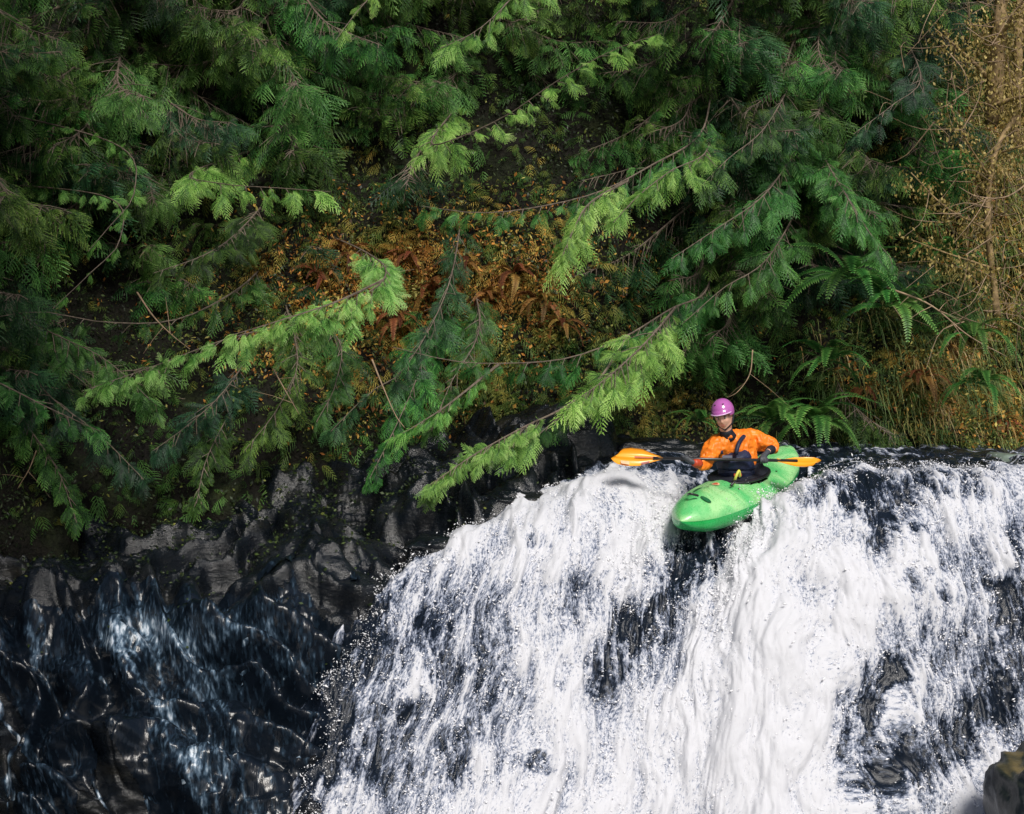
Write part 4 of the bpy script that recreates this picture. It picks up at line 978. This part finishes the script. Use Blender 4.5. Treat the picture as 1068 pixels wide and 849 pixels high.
def kay_section(u, ang, top):
    w = kay(u, kw); zt = kay(u, kt); zb = kay(u, kb); e = np.sqrt(np.clip(1 - np.abs(u) ** 9, 0, 1)); zm = (zt + zb) / 2 + .02; w = w * e; zt = zm + (zt - zm) * e; zb = zm + (zb - zm) * e; zs = zb + (zt - zb) * .52
    c, s = np.cos(ang), np.sin(ang)
    if top:
        y = w * np.sign(c) * np.abs(c) ** .8; z = zs + (zt - zs) * np.abs(s) ** 1.25
    else:
        y = w * np.sign(c) * np.abs(c) ** .55; z = zs - (zs - zb) * np.abs(s) ** .8
    return y, z
kayak = thing('kayak', 'green whitewater kayak tipping over the lip of the waterfall', 'kayak')
kayak.matrix_world = KM
def kay_surface(name, top, m, hole=None):
    nu, nv = 90, 33
    us = np.sin(np.linspace(-1, 1, nu) * np.pi / 2); an = np.linspace(0, np.pi, nv)
    U, A = np.meshgrid(us, an, indexing='ij'); U = U.ravel(); A = A.ravel()
    y, z = kay_section(U, A, top)
    x = U * HLn
    V = np.stack([x, y, z], 1)
    if top:   # centre ridge in front of the cockpit and dish behind it, footwell bulges
        V[:, 2] += .035 * np.exp(-(y / .10) ** 2) * ss(.1, .4, U) * ss(1.0, .75, U) + .02 * np.exp(-((np.abs(y) - .17) / .06) ** 2) * np.exp(-((U - .45) / .2) ** 2)
        V[:, 2] += .03 * np.exp(-(((x - .02) / .47) ** 2 + (y / .29) ** 2) ** 3)
    f = grid_faces(nu, nv)
    if hole is not None:
        c = V[f].mean(1); k = ((c[:, 0] - hole[0]) / hole[1]) ** 2 + (c[:, 1] / hole[2]) ** 2 > 1; f = f[k]
    return obj(name, mesh_np(name, V, [f], m, smooth=True), kayak)
kay_surface('hull', False, M['hull'])
CK = (.02, .42, .235)
kay_surface('deck', True, M['deck'], CK)
def ring_pts(cx, rx, ry, zoff, n=48, dip=.0):
    a = np.linspace(0, 2 * np.pi, n, endpoint=False)
    x = cx + rx * np.cos(a); y = ry * np.sin(a)
    y_, z_ = kay_section(x / HLn, np.arccos(np.clip(y / (kay(x / HLn, kw) + 1e-6), -1, 1)), True)
    return np.stack([x, y, .30 + zoff + .02 * np.cos(a)], 1)
def closed_tube(name, pts, r, m, par, k=8):
    g = Geo(); n = len(pts)
    T = np.roll(pts, -1, 0) - np.roll(pts, 1, 0); T /= np.linalg.norm(T, axis=1)[:, None]
    X = np.cross(T, [0, 0, 1.]); X /= np.linalg.norm(X, axis=1)[:, None]; Y = np.cross(X, T)
    a = np.arange(k) * 2 * np.pi / k
    V = (pts[:, None] + r * (np.cos(a)[None, :, None] * X[:, None] + np.sin(a)[None, :, None] * Y[:, None])).reshape(-1, 3)
    Q = [[i * k + j, i * k + (j + 1) % k, ((i + 1) % n) * k + (j + 1) % k, ((i + 1) % n) * k + j] for i in range(n) for j in range(k)]
    g.add(V, Q)
    return obj(name, g.mesh(name, m, smooth=True), par)
closed_tube('cockpit_rim', ring_pts(.02, .44, .25, .012), .014, M['blackpl'], kayak)
# spray deck: stretched black sheet rising to the waist
def spraydeck():
    n, k = 48, 10
    V = []
    for j in range(k + 1):
        t = j / k
        a = np.linspace(0, 2 * np.pi, n, endpoint=False)
        rx = .43 * (1 - t) + .15 * t; ry = .24 * (1 - t) + .17 * t; cx = .02 * (1 - t) - .10 * t
        z = .325 + .02 * np.cos(a) * (1 - t) + .10 * t ** 2.2 + .006 * np.sin(a * 9) * math.sin(t * 3.1)
        V.append(np.stack([cx + rx * np.cos(a), ry * np.sin(a), z], 1))
    V = np.vstack(V); Q = [[j * n + i, j * n + (i + 1) % n, (j + 1) * n + (i + 1) % n, (j + 1) * n + i] for j in range(k) for i in range(n)]
    g = Geo(); g.add(V, Q); return obj('spray_deck', g.mesh('spray_deck', M['black'], smooth=True), kayak)
spraydeck()
def handle(pts, name='grab_handle', m=None, r=.011):
    g = Geo(); tube(g, spline(pts, 14), r, 7); return obj(name, g.mesh(name, m or M['blackpl'], smooth=True), kayak)
handle([(HLn * .80, .0 - .05, .375), (HLn * .84, 0, .40), (HLn * .80, .05, .375)])
handle([(-HLn * .86, -.05, .345), (-HLn * .88, 0, .375), (-HLn * .86, .05, .345)])
handle([(.47, .13, .36), (.52, .17, .385), (.58, .15, .355)])
M['yellow'] = simple('yellow_strap', (.62, .62, .10), .5, .4)
handle([(.44, -.02 + .14, .335), (.47, .155, .41), (.43, .17, .46), (.40, .165, .40)], 'release_strap', M['yellow'], .013)
# deck stickers (small red mark with a pale edge, dark vent mark)
M['red'] = simple('red_sticker', (.55, .10, .05), .4, .5); M['paleo'] = simple('pale_sticker', (.75, .45, .25), .4, .5)
M['dkgreen'] = simple('dark_green_mark', (.01, .12, .04), .4, .5)
M['eye'] = simple('eye_white', (.7, .68, .65), .3); M['dark'] = simple('dark_brown', (.03, .018, .012), .4); M['lip'] = simple('lips', (.35, .10, .08), .5)
def sticker(cx, cy, rx, ry, m, name='sticker', dz=.004):
    g = Geo(); n = 20; a = np.linspace(0, 2 * np.pi, n, endpoint=False); rows = []
    for t in (0.01, .5, 1):
        x = cx + rx * t * np.cos(a); y = cy + ry * t * np.sin(a)
        u = x / HLn; w = kay(u, kw); zt = kay(u, kt); zb = kay(u, kb); zs = zb + (zt - zb) * .52
        c = np.clip(np.abs(y) / w, 0, 1) ** (1 / .8); s = np.sqrt(1 - c ** 2)
        z = zs + (zt - zs) * s ** 1.25
        z += .035 * np.exp(-(y / .10) ** 2) * ss(.1, .4, u) * ss(1.0, .75, u) + .02 * np.exp(-((np.abs(y) - .17) / .06) ** 2) * np.exp(-((u - .45) / .2) ** 2)
        z += .03 * np.exp(-(((x - .02) / .47) ** 2 + (y / .29) ** 2) ** 3)
        rows.append(np.stack([x, y, z + dz], 1))
    V = np.vstack(rows); Q = [[j * n + i, j * n + (i + 1) % n, (j + 1) * n + (i + 1) % n, (j + 1) * n + i] for j in range(2) for i in range(n)]
    g.add(V, Q); obj(name, g.mesh(name, m), kayak)
sticker(.60, .01, .045, .035, M['paleo'], dz=.006); sticker(.60, .01, .028, .022, M['red'], dz=.009)
for (bx, by) in ((.50, .20), (.50, -.20), (-.42, .20), (-.42, -.20), (.75, .0)): sticker(bx, by, .010, .010, M['dark'], 'bolt', .008)
sticker(.80, -.08, .09, .02, M['dkgreen'], dz=.005)
sticker(1.02, .10, .03, .05, M['dkgreen'], dz=.005)

# ------------------------------------------------------------------ paddle
M['orange'] = simple('blade_orange', (.85, .34, .015), .3, .5, var=.1, scale=8); M['shaft'] = simple('carbon_shaft', (.02, .02, .022), .3, .5)
PA = P(641, 477, 13.45); PB = P(853, 481, 13.75)
paddle = thing('paddle', 'two bladed kayak paddle with orange yellow blades and black shaft', 'paddle')
pd = PB - PA; PLn = np.linalg.norm(pd); pd /= PLn
g = Geo(); tube(g, np.array([PA + pd * .36, PA + pd * (PLn / 2), PB - pd * .2]), .015, 10); obj('shaft', g.mesh('shaft', M['shaft'], smooth=True), paddle)
def blade(tip, d, L, W, facen, label=None, logo=False):
    """tip -> towards shaft along d; facen = direction the face looks to"""
    y = np.cross(facen, d); y /= np.linalg.norm(y); z = np.cross(d, y)
    nu, nv = 26, 13; V = []
    for side in (1, -1):
        for i in range(nu):
            u = i / (nu - 1)
            w = W * (np.interp(u, [0, .04, .12, .3, .55, .8, 1], [.25, .55, .85, 1, .92, .45, .14]))
            for j in range(nv):
                v = (j / (nv - 1) - .5) * 2
                c = tip + d * L * u * 1.0 + d * (.035 * v * (1 - u))
                yy = v * w * .5; zz = -.035 * (1 - u) ** 2 * 0 + .02 * (v * v - .5) * w / W + .012 * math.exp(-(v * 5) ** 2) * (1 if side == 1 else 0) * 1.0 - .018 * math.sin(u * 3.1)
                V.append(c + y * (yy + .012 * (1 - u)) + z * (zz + side * (.003 + .010 * u * math.exp(-(v * 3) ** 2))))
    V = np.array(V); G1 = grid_faces(nu, nv); G2 = G1[:, ::-1] + nu * nv
    rim = []
    idx = np.arange(nu * nv).reshape(nu, nv); loop = list(idx[0, :]) + list(idx[1:, -1]) + list(idx[-1, -2::-1]) + list(idx[-2:0:-1, 0])
    for a, b in zip(loop, loop[1:] + loop[:1]): rim.append([b, a, a + nu * nv, b + nu * nv])
    g = Geo(); g.add(V, np.vstack([G1, G2, rim])); o = obj('blade', g.mesh('blade', M['orange'], smooth=True), paddle, label=label)
    if logo:
        for (u0, u1, v0, v1, m) in [(.42, .80, .0, .10, M['red']), (.55, .72, -.42, -.28, M['maroon']), (.12, .30, -.4, -.2, M['paleo'])]:
            q = []
            for (u, v) in ((u0, v0), (u1, v0), (u1, v1), (u0, v1)):
                w = W * np.interp(u, [0, .04, .12, .3, .55, .8, 1], [.25, .55, .85, 1, .92, .45, .14])
                q.append(tip + d * L * u + y * v * w + z * (.022 + .02 * (4 * v * v - .5) * w / W - .018 * math.sin(u * 3.1)))
            g = Geo(); g.add(np.array(q), [[0, 1, 2, 3]]); obj('mark', g.mesh('mark', m), o)
M['maroon'] = simple('maroon_print', (.25, .04, .03), .4, .5)
blade(PA, pd, .45, .17, np.array([.05, -.95, .25]), 'broad orange yellow blade facing the viewer', True)
blade(PB, -pd, .40, .17, np.array([.2, -.42, .85]), 'blade turned nearly edge on')

# ------------------------------------------------------------------ kayaker
def skin_mesh(joints, edges, root, sub=2):
    """joints: name->(pos, radius); returns mesh"""
    names = list(joints); me = bpy.data.meshes.new('tmp'); me.from_pydata([tuple(joints[n][0]) for n in names], [(names.index(a), names.index(b)) for a, b in edges], [])
    o = bpy.data.objects.new('tmp', me); C.objects.link(o)
    md = o.modifiers.new('s', 'SKIN'); md.use_smooth_shade = True
    sv = me.skin_vertices[0].data
    for i, n in enumerate(names):
        r = joints[n][1]; sv[i].radius = (r, r) if not hasattr(r, '__len__') else r
        sv[i].use_root = (n == root)
    m2 = o.modifiers.new('d', 'SUBSURF'); m2.levels = sub; m2.render_levels = sub
    dg = bpy.context.evaluated_depsgraph_get(); dg.update()
    out = bpy.data.meshes.new_from_object(o.evaluated_get(dg))
    bpy.data.objects.remove(o); return out
def V3(a): return np.asarray(a, float)
cy = lambda px, py, D: P(px, py, D)
J = {}
pel = V3(KM @ Vector((-.10, 0, .16)))
J['pelvis'] = (pel, .15)
J['belly'] = (cy(770, 490, 13.95), .135)
J['chest'] = (cy(766, 470, 13.85), .125)
J['neck0'] = (cy(760, 457, 13.80), .06)
J['neck'] = (cy(757, 450, 13.76), .052)
J['head0'] = (cy(756, 441, 13.73), .075)
J['head1'] = (cy(755, 431, 13.74), .095)
J['shR'] = (cy(746, 463, 13.80), .058)      # person's right (left in picture)
J['elR'] = (cy(735, 485, 13.66), .048)
J['wrR'] = (cy(725, 483, 13.52), .030)
J['shL'] = (cy(785, 459, 13.98), .058)
J['elL'] = (cy(809, 467, 13.95), .050)
J['wrL'] = (cy(802, 470, 13.80), .030)
for s, nm in ((1, 'L'), (-1, 'R')):
    J['hip' + nm] = (V3(KM @ Vector((-.04, s * .10, .15))), .10)
    J['knee' + nm] = (V3(KM @ Vector((.38, s * .20, .22))), .065)
    J['ankle' + nm] = (V3(KM @ Vector((.72, s * .10, .13))), .045)
    J['toe' + nm] = (V3(KM @ Vector((.84, s * .10, .19))), .03)
E = [('pelvis', 'belly'), ('belly', 'chest'), ('chest', 'neck0'), ('neck0', 'neck'), ('neck', 'head0'), ('head0', 'head1'), ('chest', 'shR'), ('shR', 'elR'), ('elR', 'wrR'), ('chest', 'shL'), ('shL', 'elL'), ('elL', 'wrL')]
for nm in 'LR': E += [('pelvis', 'hip' + nm), ('hip' + nm, 'knee' + nm), ('knee' + nm, 'ankle' + nm), ('ankle' + nm, 'toe' + nm)]
# hands: palm and five fingers closed round the shaft
fwd = np.array([-.45, -.85, -.25]); 
def hand(sfx, wr, shaft_p):
    # shaft direction pd; hand comes from wr; fingers wrap round shaft
    ax = pd; out = shaft_p - wr; out -= ax * out.dot(ax); out /= np.linalg.norm(out) + 1e-9
    up = np.cross(ax, out); up = up if up[2] > 0 else -up
    palm = shaft_p - out * .030 + up * .012
    J['palm' + sfx] = (palm, .027); E.append(('wr' + sfx, 'palm' + sfx))
    for k, (o, l) in enumerate([(-.033, .9), (-.011, 1.0), (.011, .95), (.033, .78)]):
        c = shaft_p + ax * o; r = .027 * l + .003
        for m, ang in enumerate((80, 10, -60, -120)):
            a = R(ang); p = c + out * math.cos(a) * r + up * math.sin(a) * r
            J[f'f{sfx}{k}{m}'] = (p, [.0105, .010, .009, .008][m])
            E.append((f'palm{sfx}' if m == 0 else f'f{sfx}{k}{m-1}', f'f{sfx}{k}{m}'))
    s = -1 if sfx == 'L' else 1
    for m, (a_, ang) in enumerate(((.030, 150), (.040, 215), (.030, 265))):
        a = R(ang); p = shaft_p + ax * s * a_ + out * math.cos(a) * .028 + up * math.sin(a) * .028
        J[f't{sfx}{m}'] = (p, [.012, .011, .009][m]); E.append((f'palm{sfx}' if m == 0 else f't{sfx}{m-1}', f't{sfx}{m}'))
def on_shaft(p): return PA + pd * np.dot(p - PA, pd)
hand('R', J['wrR'][0], on_shaft(cy(716, 478, 13.5))); hand('L', J['wrL'][0], on_shaft(cy(795, 480, 13.7)))
body_me = skin_mesh(J, E, 'pelvis', 2)
M['skin'] = simple('skin', (.78, .44, .32), .5, .4, var=.08, scale=30)
M['glove'] = simple('dark_glove', (.05, .055, .065), .6, .4, var=.4, scale=50)
M['jacket'] = simple('orange_jacket', (.82, .20, .015), .45, .4, var=.18, scale=14, bump=.5)
M['navy'] = simple('navy_vest', (.012, .018, .05), .6, .4, var=.5, scale=12, bump=.6)
M['trouser'] = simple('dark_trousers', (.02, .02, .025), .7)
M['helmet'] = simple('pink_purple_helmet', (.42, .11, .38), .22, .5, var=.06, coat=.6)
# head: face looking down-left towards the camera
HC = cy(755, 434, 13.72)
hf = V3([-.36, -.88, -.24]); hf /= np.linalg.norm(hf)
hr = np.cross(hf, [-.16, 0, 1.]); hr /= np.linalg.norm(hr); hu = np.cross(hr, hf)
def head_geo():
    n1, n2 = 48, 40
    th = np.linspace(0, 2 * np.pi, n1, endpoint=False); ph = np.linspace(.03, np.pi - .03, n2)
    A, B_ = np.meshgrid(th, ph, indexing='ij'); A = A.ravel(); B_ = B_.ravel()
    x = np.sin(B_) * np.sin(A); y = np.sin(B_) * np.cos(A); z = np.cos(B_)      # y = forward
    X = .076 * x; Y = .095 * y; Z = .118 * z
    low = ss(0, -1, z)
    X *= 1 - .30 * low; Y = np.where(y > 0, Y * (1 - .06 * low), Y * (1 - .35 * low))
    g = lambda cx, cz, sx, sz: np.exp(-((X - cx) / sx) ** 2 - ((Z - cz) / sz) ** 2) * (y > 0)
    Y += .022 * g(0, -.028, .010, .020) + .012 * g(0, -.006, .009, .02) - .012 * g(.032, .004, .016, .012) - .012 * g(-.032, .004, .016, .012)
    Y += .006 * g(0, -.062, .022, .006) + .005 * g(0, -.076, .018, .006) - .004 * g(0, -.069, .022, .003) + .008 * g(0, -.102, .018, .014) + .006 * g(0, .022, .045, .008) + .005 * g(.04, -.03, .016, .018) + .005 * g(-.04, -.03, .016, .018)
    V = HC + X[:, None] * hr + Y[:, None] * hf + Z[:, None] * hu
    a = np.arange(n1 * n2).reshape(n1, n2); b = np.roll(a, -1, 0)
    Q = np.stack([a[:, :-1], b[:, :-1], b[:, 1:], a[:, 1:]], -1).reshape(-1, 4)
    return V, Q, [a[:, 0][::-1].tolist(), a[:, -1].tolist()]
hv, hq, hc = head_geo()
bm = bmesh.new(); bm.from_mesh(body_me)
vs = [bm.verts.new(v) for v in hv]
for q in list(hq) + hc:
    try: bm.faces.new([vs[i] for i in q])
    except ValueError: pass
# ears
for s in (-1, 1):
    ret = bmesh.ops.create_uvsphere(bm, u_segments=10, v_segments=8, radius=1)
    for v in ret['verts']:
        c = v.co; p = HC + hr * (s * .076 + c.x * .010) + hf * (-.008 + c.y * .018) + hu * (-.01 + c.z * .032); v.co = p
bm.to_mesh(body_me); bm.free()
def voxel(me, size, smooth=4):
    o = bpy.data.objects.new('tmp', me); C.objects.link(o)
    m = o.modifiers.new('r', 'REMESH'); m.mode = 'VOXEL'; m.voxel_size = size; m.use_smooth_shade = True
    if smooth:
        s = o.modifiers.new('s', 'SMOOTH'); s.factor = .5; s.iterations = smooth
    dg = bpy.context.evaluated_depsgraph_get(); dg.update()
    out = bpy.data.meshes.new_from_object(o.evaluated_get(dg)); bpy.data.objects.remove(o)
    return out
body_me = voxel(body_me, .006, 1)
body_me.name = 'person_body'; body_me.materials.clear()
for k in ('skin', 'glove', 'trouser'): body_me.materials.append(M[k])
cent = np.empty(len(body_me.polygons) * 3); body_me.polygons.foreach_get('center', cent); cent = cent.reshape(-1, 3)
mi = np.zeros(len(cent), int)
for sfx in 'RL':
    mi[np.linalg.norm(cent - J['palm' + sfx][0], axis=1) < .125] = 1
loc = (np.linalg.inv(np.array(KM)) @ np.c_[cent, np.ones(len(cent))].T).T
mi[(loc[:, 2] < .36) & (mi == 0)] = 2
body_me.polygons.foreach_set('material_index', mi.astype(np.int32)); body_me.polygons.foreach_set('use_smooth', [True] * len(mi))
person = obj('person', body_me, None, 'kayaker in purple helmet, orange jacket and navy vest, gripping the paddle', 'person')
# eyes, brows, mouth
def blobpart(name, c, sx, sy, sz, m):
    g = Geo(); n1, n2 = 14, 9
    th = np.linspace(0, 2 * np.pi, n1, endpoint=False); ph = np.linspace(.05, np.pi - .05, n2); A, B_ = np.meshgrid(th, ph, indexing='ij'); A = A.ravel(); B_ = B_.ravel()
    V = c + (np.sin(B_) * np.cos(A) * sx)[:, None] * hr + (np.sin(B_) * np.sin(A) * sy)[:, None] * hf + (np.cos(B_) * sz)[:, None] * hu
    a = np.arange(n1 * n2).reshape(n1, n2); b = np.roll(a, -1, 0)
    g.add(V, np.stack([a[:, :-1], b[:, :-1], b[:, 1:], a[:, 1:]], -1).reshape(-1, 4)); return obj(name, g.mesh(name, m, smooth=True), person)
for s in (-1, 1):
    e = blobpart('eye', HC + hr * s * .031 + hf * .076 + hu * .002, .013, .010, .008, M['eye'])
    pu = blobpart('pupil', HC + hr * (s * .031 - .001) + hf * .0855 + hu * .001, .006, .004, .006, M['dark']); pu.parent = e
    blobpart('eyebrow', HC + hr * s * .033 + hf * .092 + hu * .020, .018, .005, .004, M['dark'])
blobpart('mouth', HC + hf * .0925 - hu * .068, .022, .006, .0045, M['lip'])
# helmet
def helmet():
    n1, n2 = 56, 26
    th = np.linspace(0, 2 * np.pi, n1, endpoint=False); V = []
    for shell in (0, 1):
        for i in range(n2):
            t = i / (n2 - 1)
            for A in th:
                fr = math.cos(A)                                  # 1 = front
                low = R(90 + 6 - 2 * fr + (14 if abs(math.sin(A)) > .55 and fr < .6 else 0) + (12 if fr < -.5 else 0))
                ph = .02 + (low - .02) * t
                rr = 1 - shell * .07
                x = .106 * math.sin(ph) * math.sin(A) * rr; y = .128 * math.sin(ph) * math.cos(A) * rr; z = .120 * math.cos(ph) * rr
                if fr > .3 and t > .8: y += .016 * (t - .8) / .2 * fr; z += 0.004
                V.append(HC + hr * x + hf * (y + .002) + hu * (z + .050))
    V = np.array(V); a = np.arange(n1 * n2).reshape(n2, n1)
    r_ = np.roll(a, -1, 1); Q = np.stack([a[:-1], a[1:], r_[1:], r_[:-1]], -1).reshape(-1, 4)
    Q2 = Q[:, ::-1] + n1 * n2; rim = np.stack([a[-1], a[-1] + n1 * n2, r_[-1] + n1 * n2, r_[-1]], -1)
    g = Geo(); g.add(V, np.vstack([Q, Q2, rim])); h = obj('helmet', g.mesh('helmet', M['helmet'], smooth=True), person)
    # pale rim trim at the front
    g = Geo(); tr = []
    for A in np.linspace(-1.1, 1.1, 20):
        ph = R(94); tr.append(HC + hr * .108 * math.sin(ph) * math.sin(A) + hf * (.132 * math.sin(ph) * math.cos(A) + .016 * max(0, math.cos(A))) + hu * (.120 * math.cos(ph) + .056))
    tube(g, np.array(tr), .006, 6); obj('brim_trim', g.mesh('brim_trim', M['lilac'], smooth=True), h)
    for (a_, z_) in ((.5, .105), (-.5, .105), (1.3, .085), (-1.3, .085)):
        c = HC + hr * .075 * math.sin(a_) + hf * .085 * math.cos(a_) + hu * (z_ + .028)
        b = blobpart('vent', c, .012, .016, .006, M['dark']); b.parent = h
M['lilac'] = simple('lilac_trim', (.72, .45, .72), .3)
helmet()
g = Geo()
for s in (-1, 1): tube(g, np.array([HC + hr * s * .098 + hu * .01, HC + hr * s * .075 + hf * .03 - hu * .07, HC + hf * .055 - hu * .122]), .007, 6)
obj('chin_strap', g.mesh('chin_strap', M['black'], smooth=True), person)
# jacket: torso and sleeves a little larger than the body
def lerp(a, b, t): return J[a][0] * (1 - t) + J[b][0] * t
JJ = {'a': (lerp('pelvis', 'belly', .6), .15), 'b': (J['belly'][0], .155), 'c': (J['chest'][0] + np.array([.0, .02, .01]), (.165, .15)), 'n': (lerp('neck0', 'neck', .2), .075), 'n2': (lerp('neck0', 'neck', .9), .066),
      'r1': (J['shR'][0], .098), 'r2': (lerp('shR', 'elR', .5) + [-.01, 0, .0], .085), 'r3': (J['elR'][0], .062), 'r4': (lerp('elR', 'wrR', .62), .042),
      'l1': (J['shL'][0], .108), 'l2': (lerp('shL', 'elL', .5) + [0, 0, .015], .090), 'l3': (J['elL'][0], .068), 'l4': (lerp('elL', 'wrL', .62), .044)}
JE = [('a', 'b'), ('b', 'c'), ('c', 'n'), ('n', 'n2'), ('c', 'r1'), ('r1', 'r2'), ('r2', 'r3'), ('r3', 'r4'), ('c', 'l1'), ('l1', 'l2'), ('l2', 'l3'), ('l3', 'l4')]
jm = voxel(skin_mesh(JJ, JE, 'a', 2), .007, 2)
nv = len(jm.vertices); cc = np.empty(nv * 3); jm.vertices.foreach_get('co', cc); cc = cc.reshape(-1, 3); nn = np.empty(nv * 3); jm.vertices.foreach_get('normal', nn); nn = nn.reshape(-1, 3)
cc += nn * (.020 * ridged(cc * np.array([10, 10, 7]), 2, 230) + .008 * fbm(cc * 20, 2, 233) - .004)[:, None]
jm.vertices.foreach_set('co', cc.ravel()); jm.materials.clear(); jm.materials.append(M['jacket'])
obj('jacket', jm, person)
for sfx, m in (('R', 'redcuff'), ('L', 'black')):
    M.setdefault('redcuff', simple('red_cuff', (.45, .05, .015), .5))
    g = Geo(); a = lerp('el' + sfx, 'wr' + sfx, .60); b = lerp('el' + sfx, 'wr' + sfx, 1.12); tube(g, spline([a, (a + b) / 2, b], 5), [.044, .045, .042, .037, .034], 12)
    obj('cuff', g.mesh('cuff', M[m], smooth=True), person)
g = Geo(); tube(g, spline([lerp('neck0', 'neck', .1), lerp('neck0', 'neck', .7), lerp('neck', 'head0', .25)], 5), [.080, .074, .066, .062, .060], 16)
obj('neck_gasket', g.mesh('neck_gasket', M['black'], smooth=True), person)
# life vest
tf = V3([-.42, -.88, -.12]); tf /= np.linalg.norm(tf); tr_ = np.cross(tf, [0, 0, 1.]); tr_ /= np.linalg.norm(tr_)
VJ = {'a': (lerp('pelvis', 'belly', .55) + tf * .03, (.175, .16)), 'b': (J['belly'][0] + tf * .06, (.20, .19)), 'c': (lerp('belly', 'chest', .75) + tf * .075, (.18, .185)), 'd': (J['chest'][0] + tf * .075 + [0, 0, .02], (.135, .14))}
vm = voxel(skin_mesh(VJ, [('a', 'b'), ('b', 'c'), ('c', 'd')], 'a', 2), .008, 3)
nv = len(vm.vertices); cc = np.empty(nv * 3); vm.vertices.foreach_get('co', cc); cc = cc.reshape(-1, 3); nn = np.empty(nv * 3); vm.vertices.foreach_get('normal', nn); nn = nn.reshape(-1, 3)
hh = cc[:, 2] - cc[:, 2].min()
cc -= nn * (.014 * (np.exp(-((hh % .11) - .055) ** 2 / .0001)))[:, None]
vm.vertices.foreach_set('co', cc.ravel()); vm.materials.clear(); vm.materials.append(M['navy'])
vest = obj('life_vest', vm, person)
g = Geo()
for s in (-1, 1): tube(g, spline([J['chest'][0] + tf * .19 + tr_ * s * .07, J['chest'][0] + tf * .15 + tr_ * s * .085 + [0, 0, .09], J['chest'][0] + tr_ * s * .09 + [0, 0, .135], J['chest'][0] - tf * .11 + tr_ * s * .07 + [0, 0, .08]], 14), .020, 8)
obj('shoulder_strap', g.mesh('shoulder_strap', M['navy'], smooth=True), vest)
def patch(c, w, h, m, name, par):
    n = tf; g = Geo(); r = tr_ * w; u = np.array([0, 0, h])
    V = [c - r - u, c + r - u, c + r + u, c - r + u]; V = np.array(V + [v - n * .02 for v in V])
    g.add(V, [[0, 1, 2, 3], [7, 6, 5, 4], [0, 4, 5, 1], [1, 5, 6, 2], [2, 6, 7, 3], [3, 7, 4, 0]]); obj(name, g.mesh(name, m), par)
patch(J['belly'][0] + tf * .256 + tr_ * .07 * -1 + [0, 0, .0], .035, .012, M['red'], 'vest_mark', vest)
M['grey'] = simple('grey_webbing', (.18, .20, .26), .5)
patch(J['chest'][0] + tf * .235 + [0, 0, -.03], .045, .022, M['grey'], 'chest_pocket', vest)

# ------------------------------------------------------------------ light
w = bpy.data.worlds.new('World'); sc.world = w; w.use_nodes = True; nt = w.node_tree
bg = nt.nodes['Background']; sky = nt.nodes.new('ShaderNodeTexSky'); sky.sky_type = 'NISHITA'; sky.sun_disc = False
SE, SA = R(44), R(163)      # elevation; azimuth clockwise from +Y
sky.sun_elevation = SE; sky.sun_rotation = SA
sky.air_density = 1.0; sky.dust_density = 2.5; sky.ozone_density = 1.0
nt.links.new(sky.outputs[0], bg.inputs['Color']); bg.inputs['Strength'].default_value = .062
sl = bpy.data.lights.new('sun', 'SUN'); so = bpy.data.objects.new('sun', sl); C.objects.link(so)
sl.energy = 3.1; sl.angle = R(18); sl.color = (1, .95, .88)
d = Vector((math.sin(SA) * math.cos(SE), math.cos(SA) * math.cos(SE), math.sin(SE)))
so.rotation_euler = d.to_track_quat('Z', 'Y').to_euler()
vs = sc.view_settings; vs.view_transform = 'Standard'; vs.look = 'None'; vs.gamma = 1; vs.exposure = 0.42; vs.use_curve_mapping = False
sc.render.engine = 'CYCLES'
sc.cycles.max_bounces = 5; sc.cycles.diffuse_bounces = 3; sc.cycles.glossy_bounces = 2; sc.cycles.transmission_bounces = 2; sc.cycles.transparent_max_bounces = 4
sc.cycles.use_denoising = True
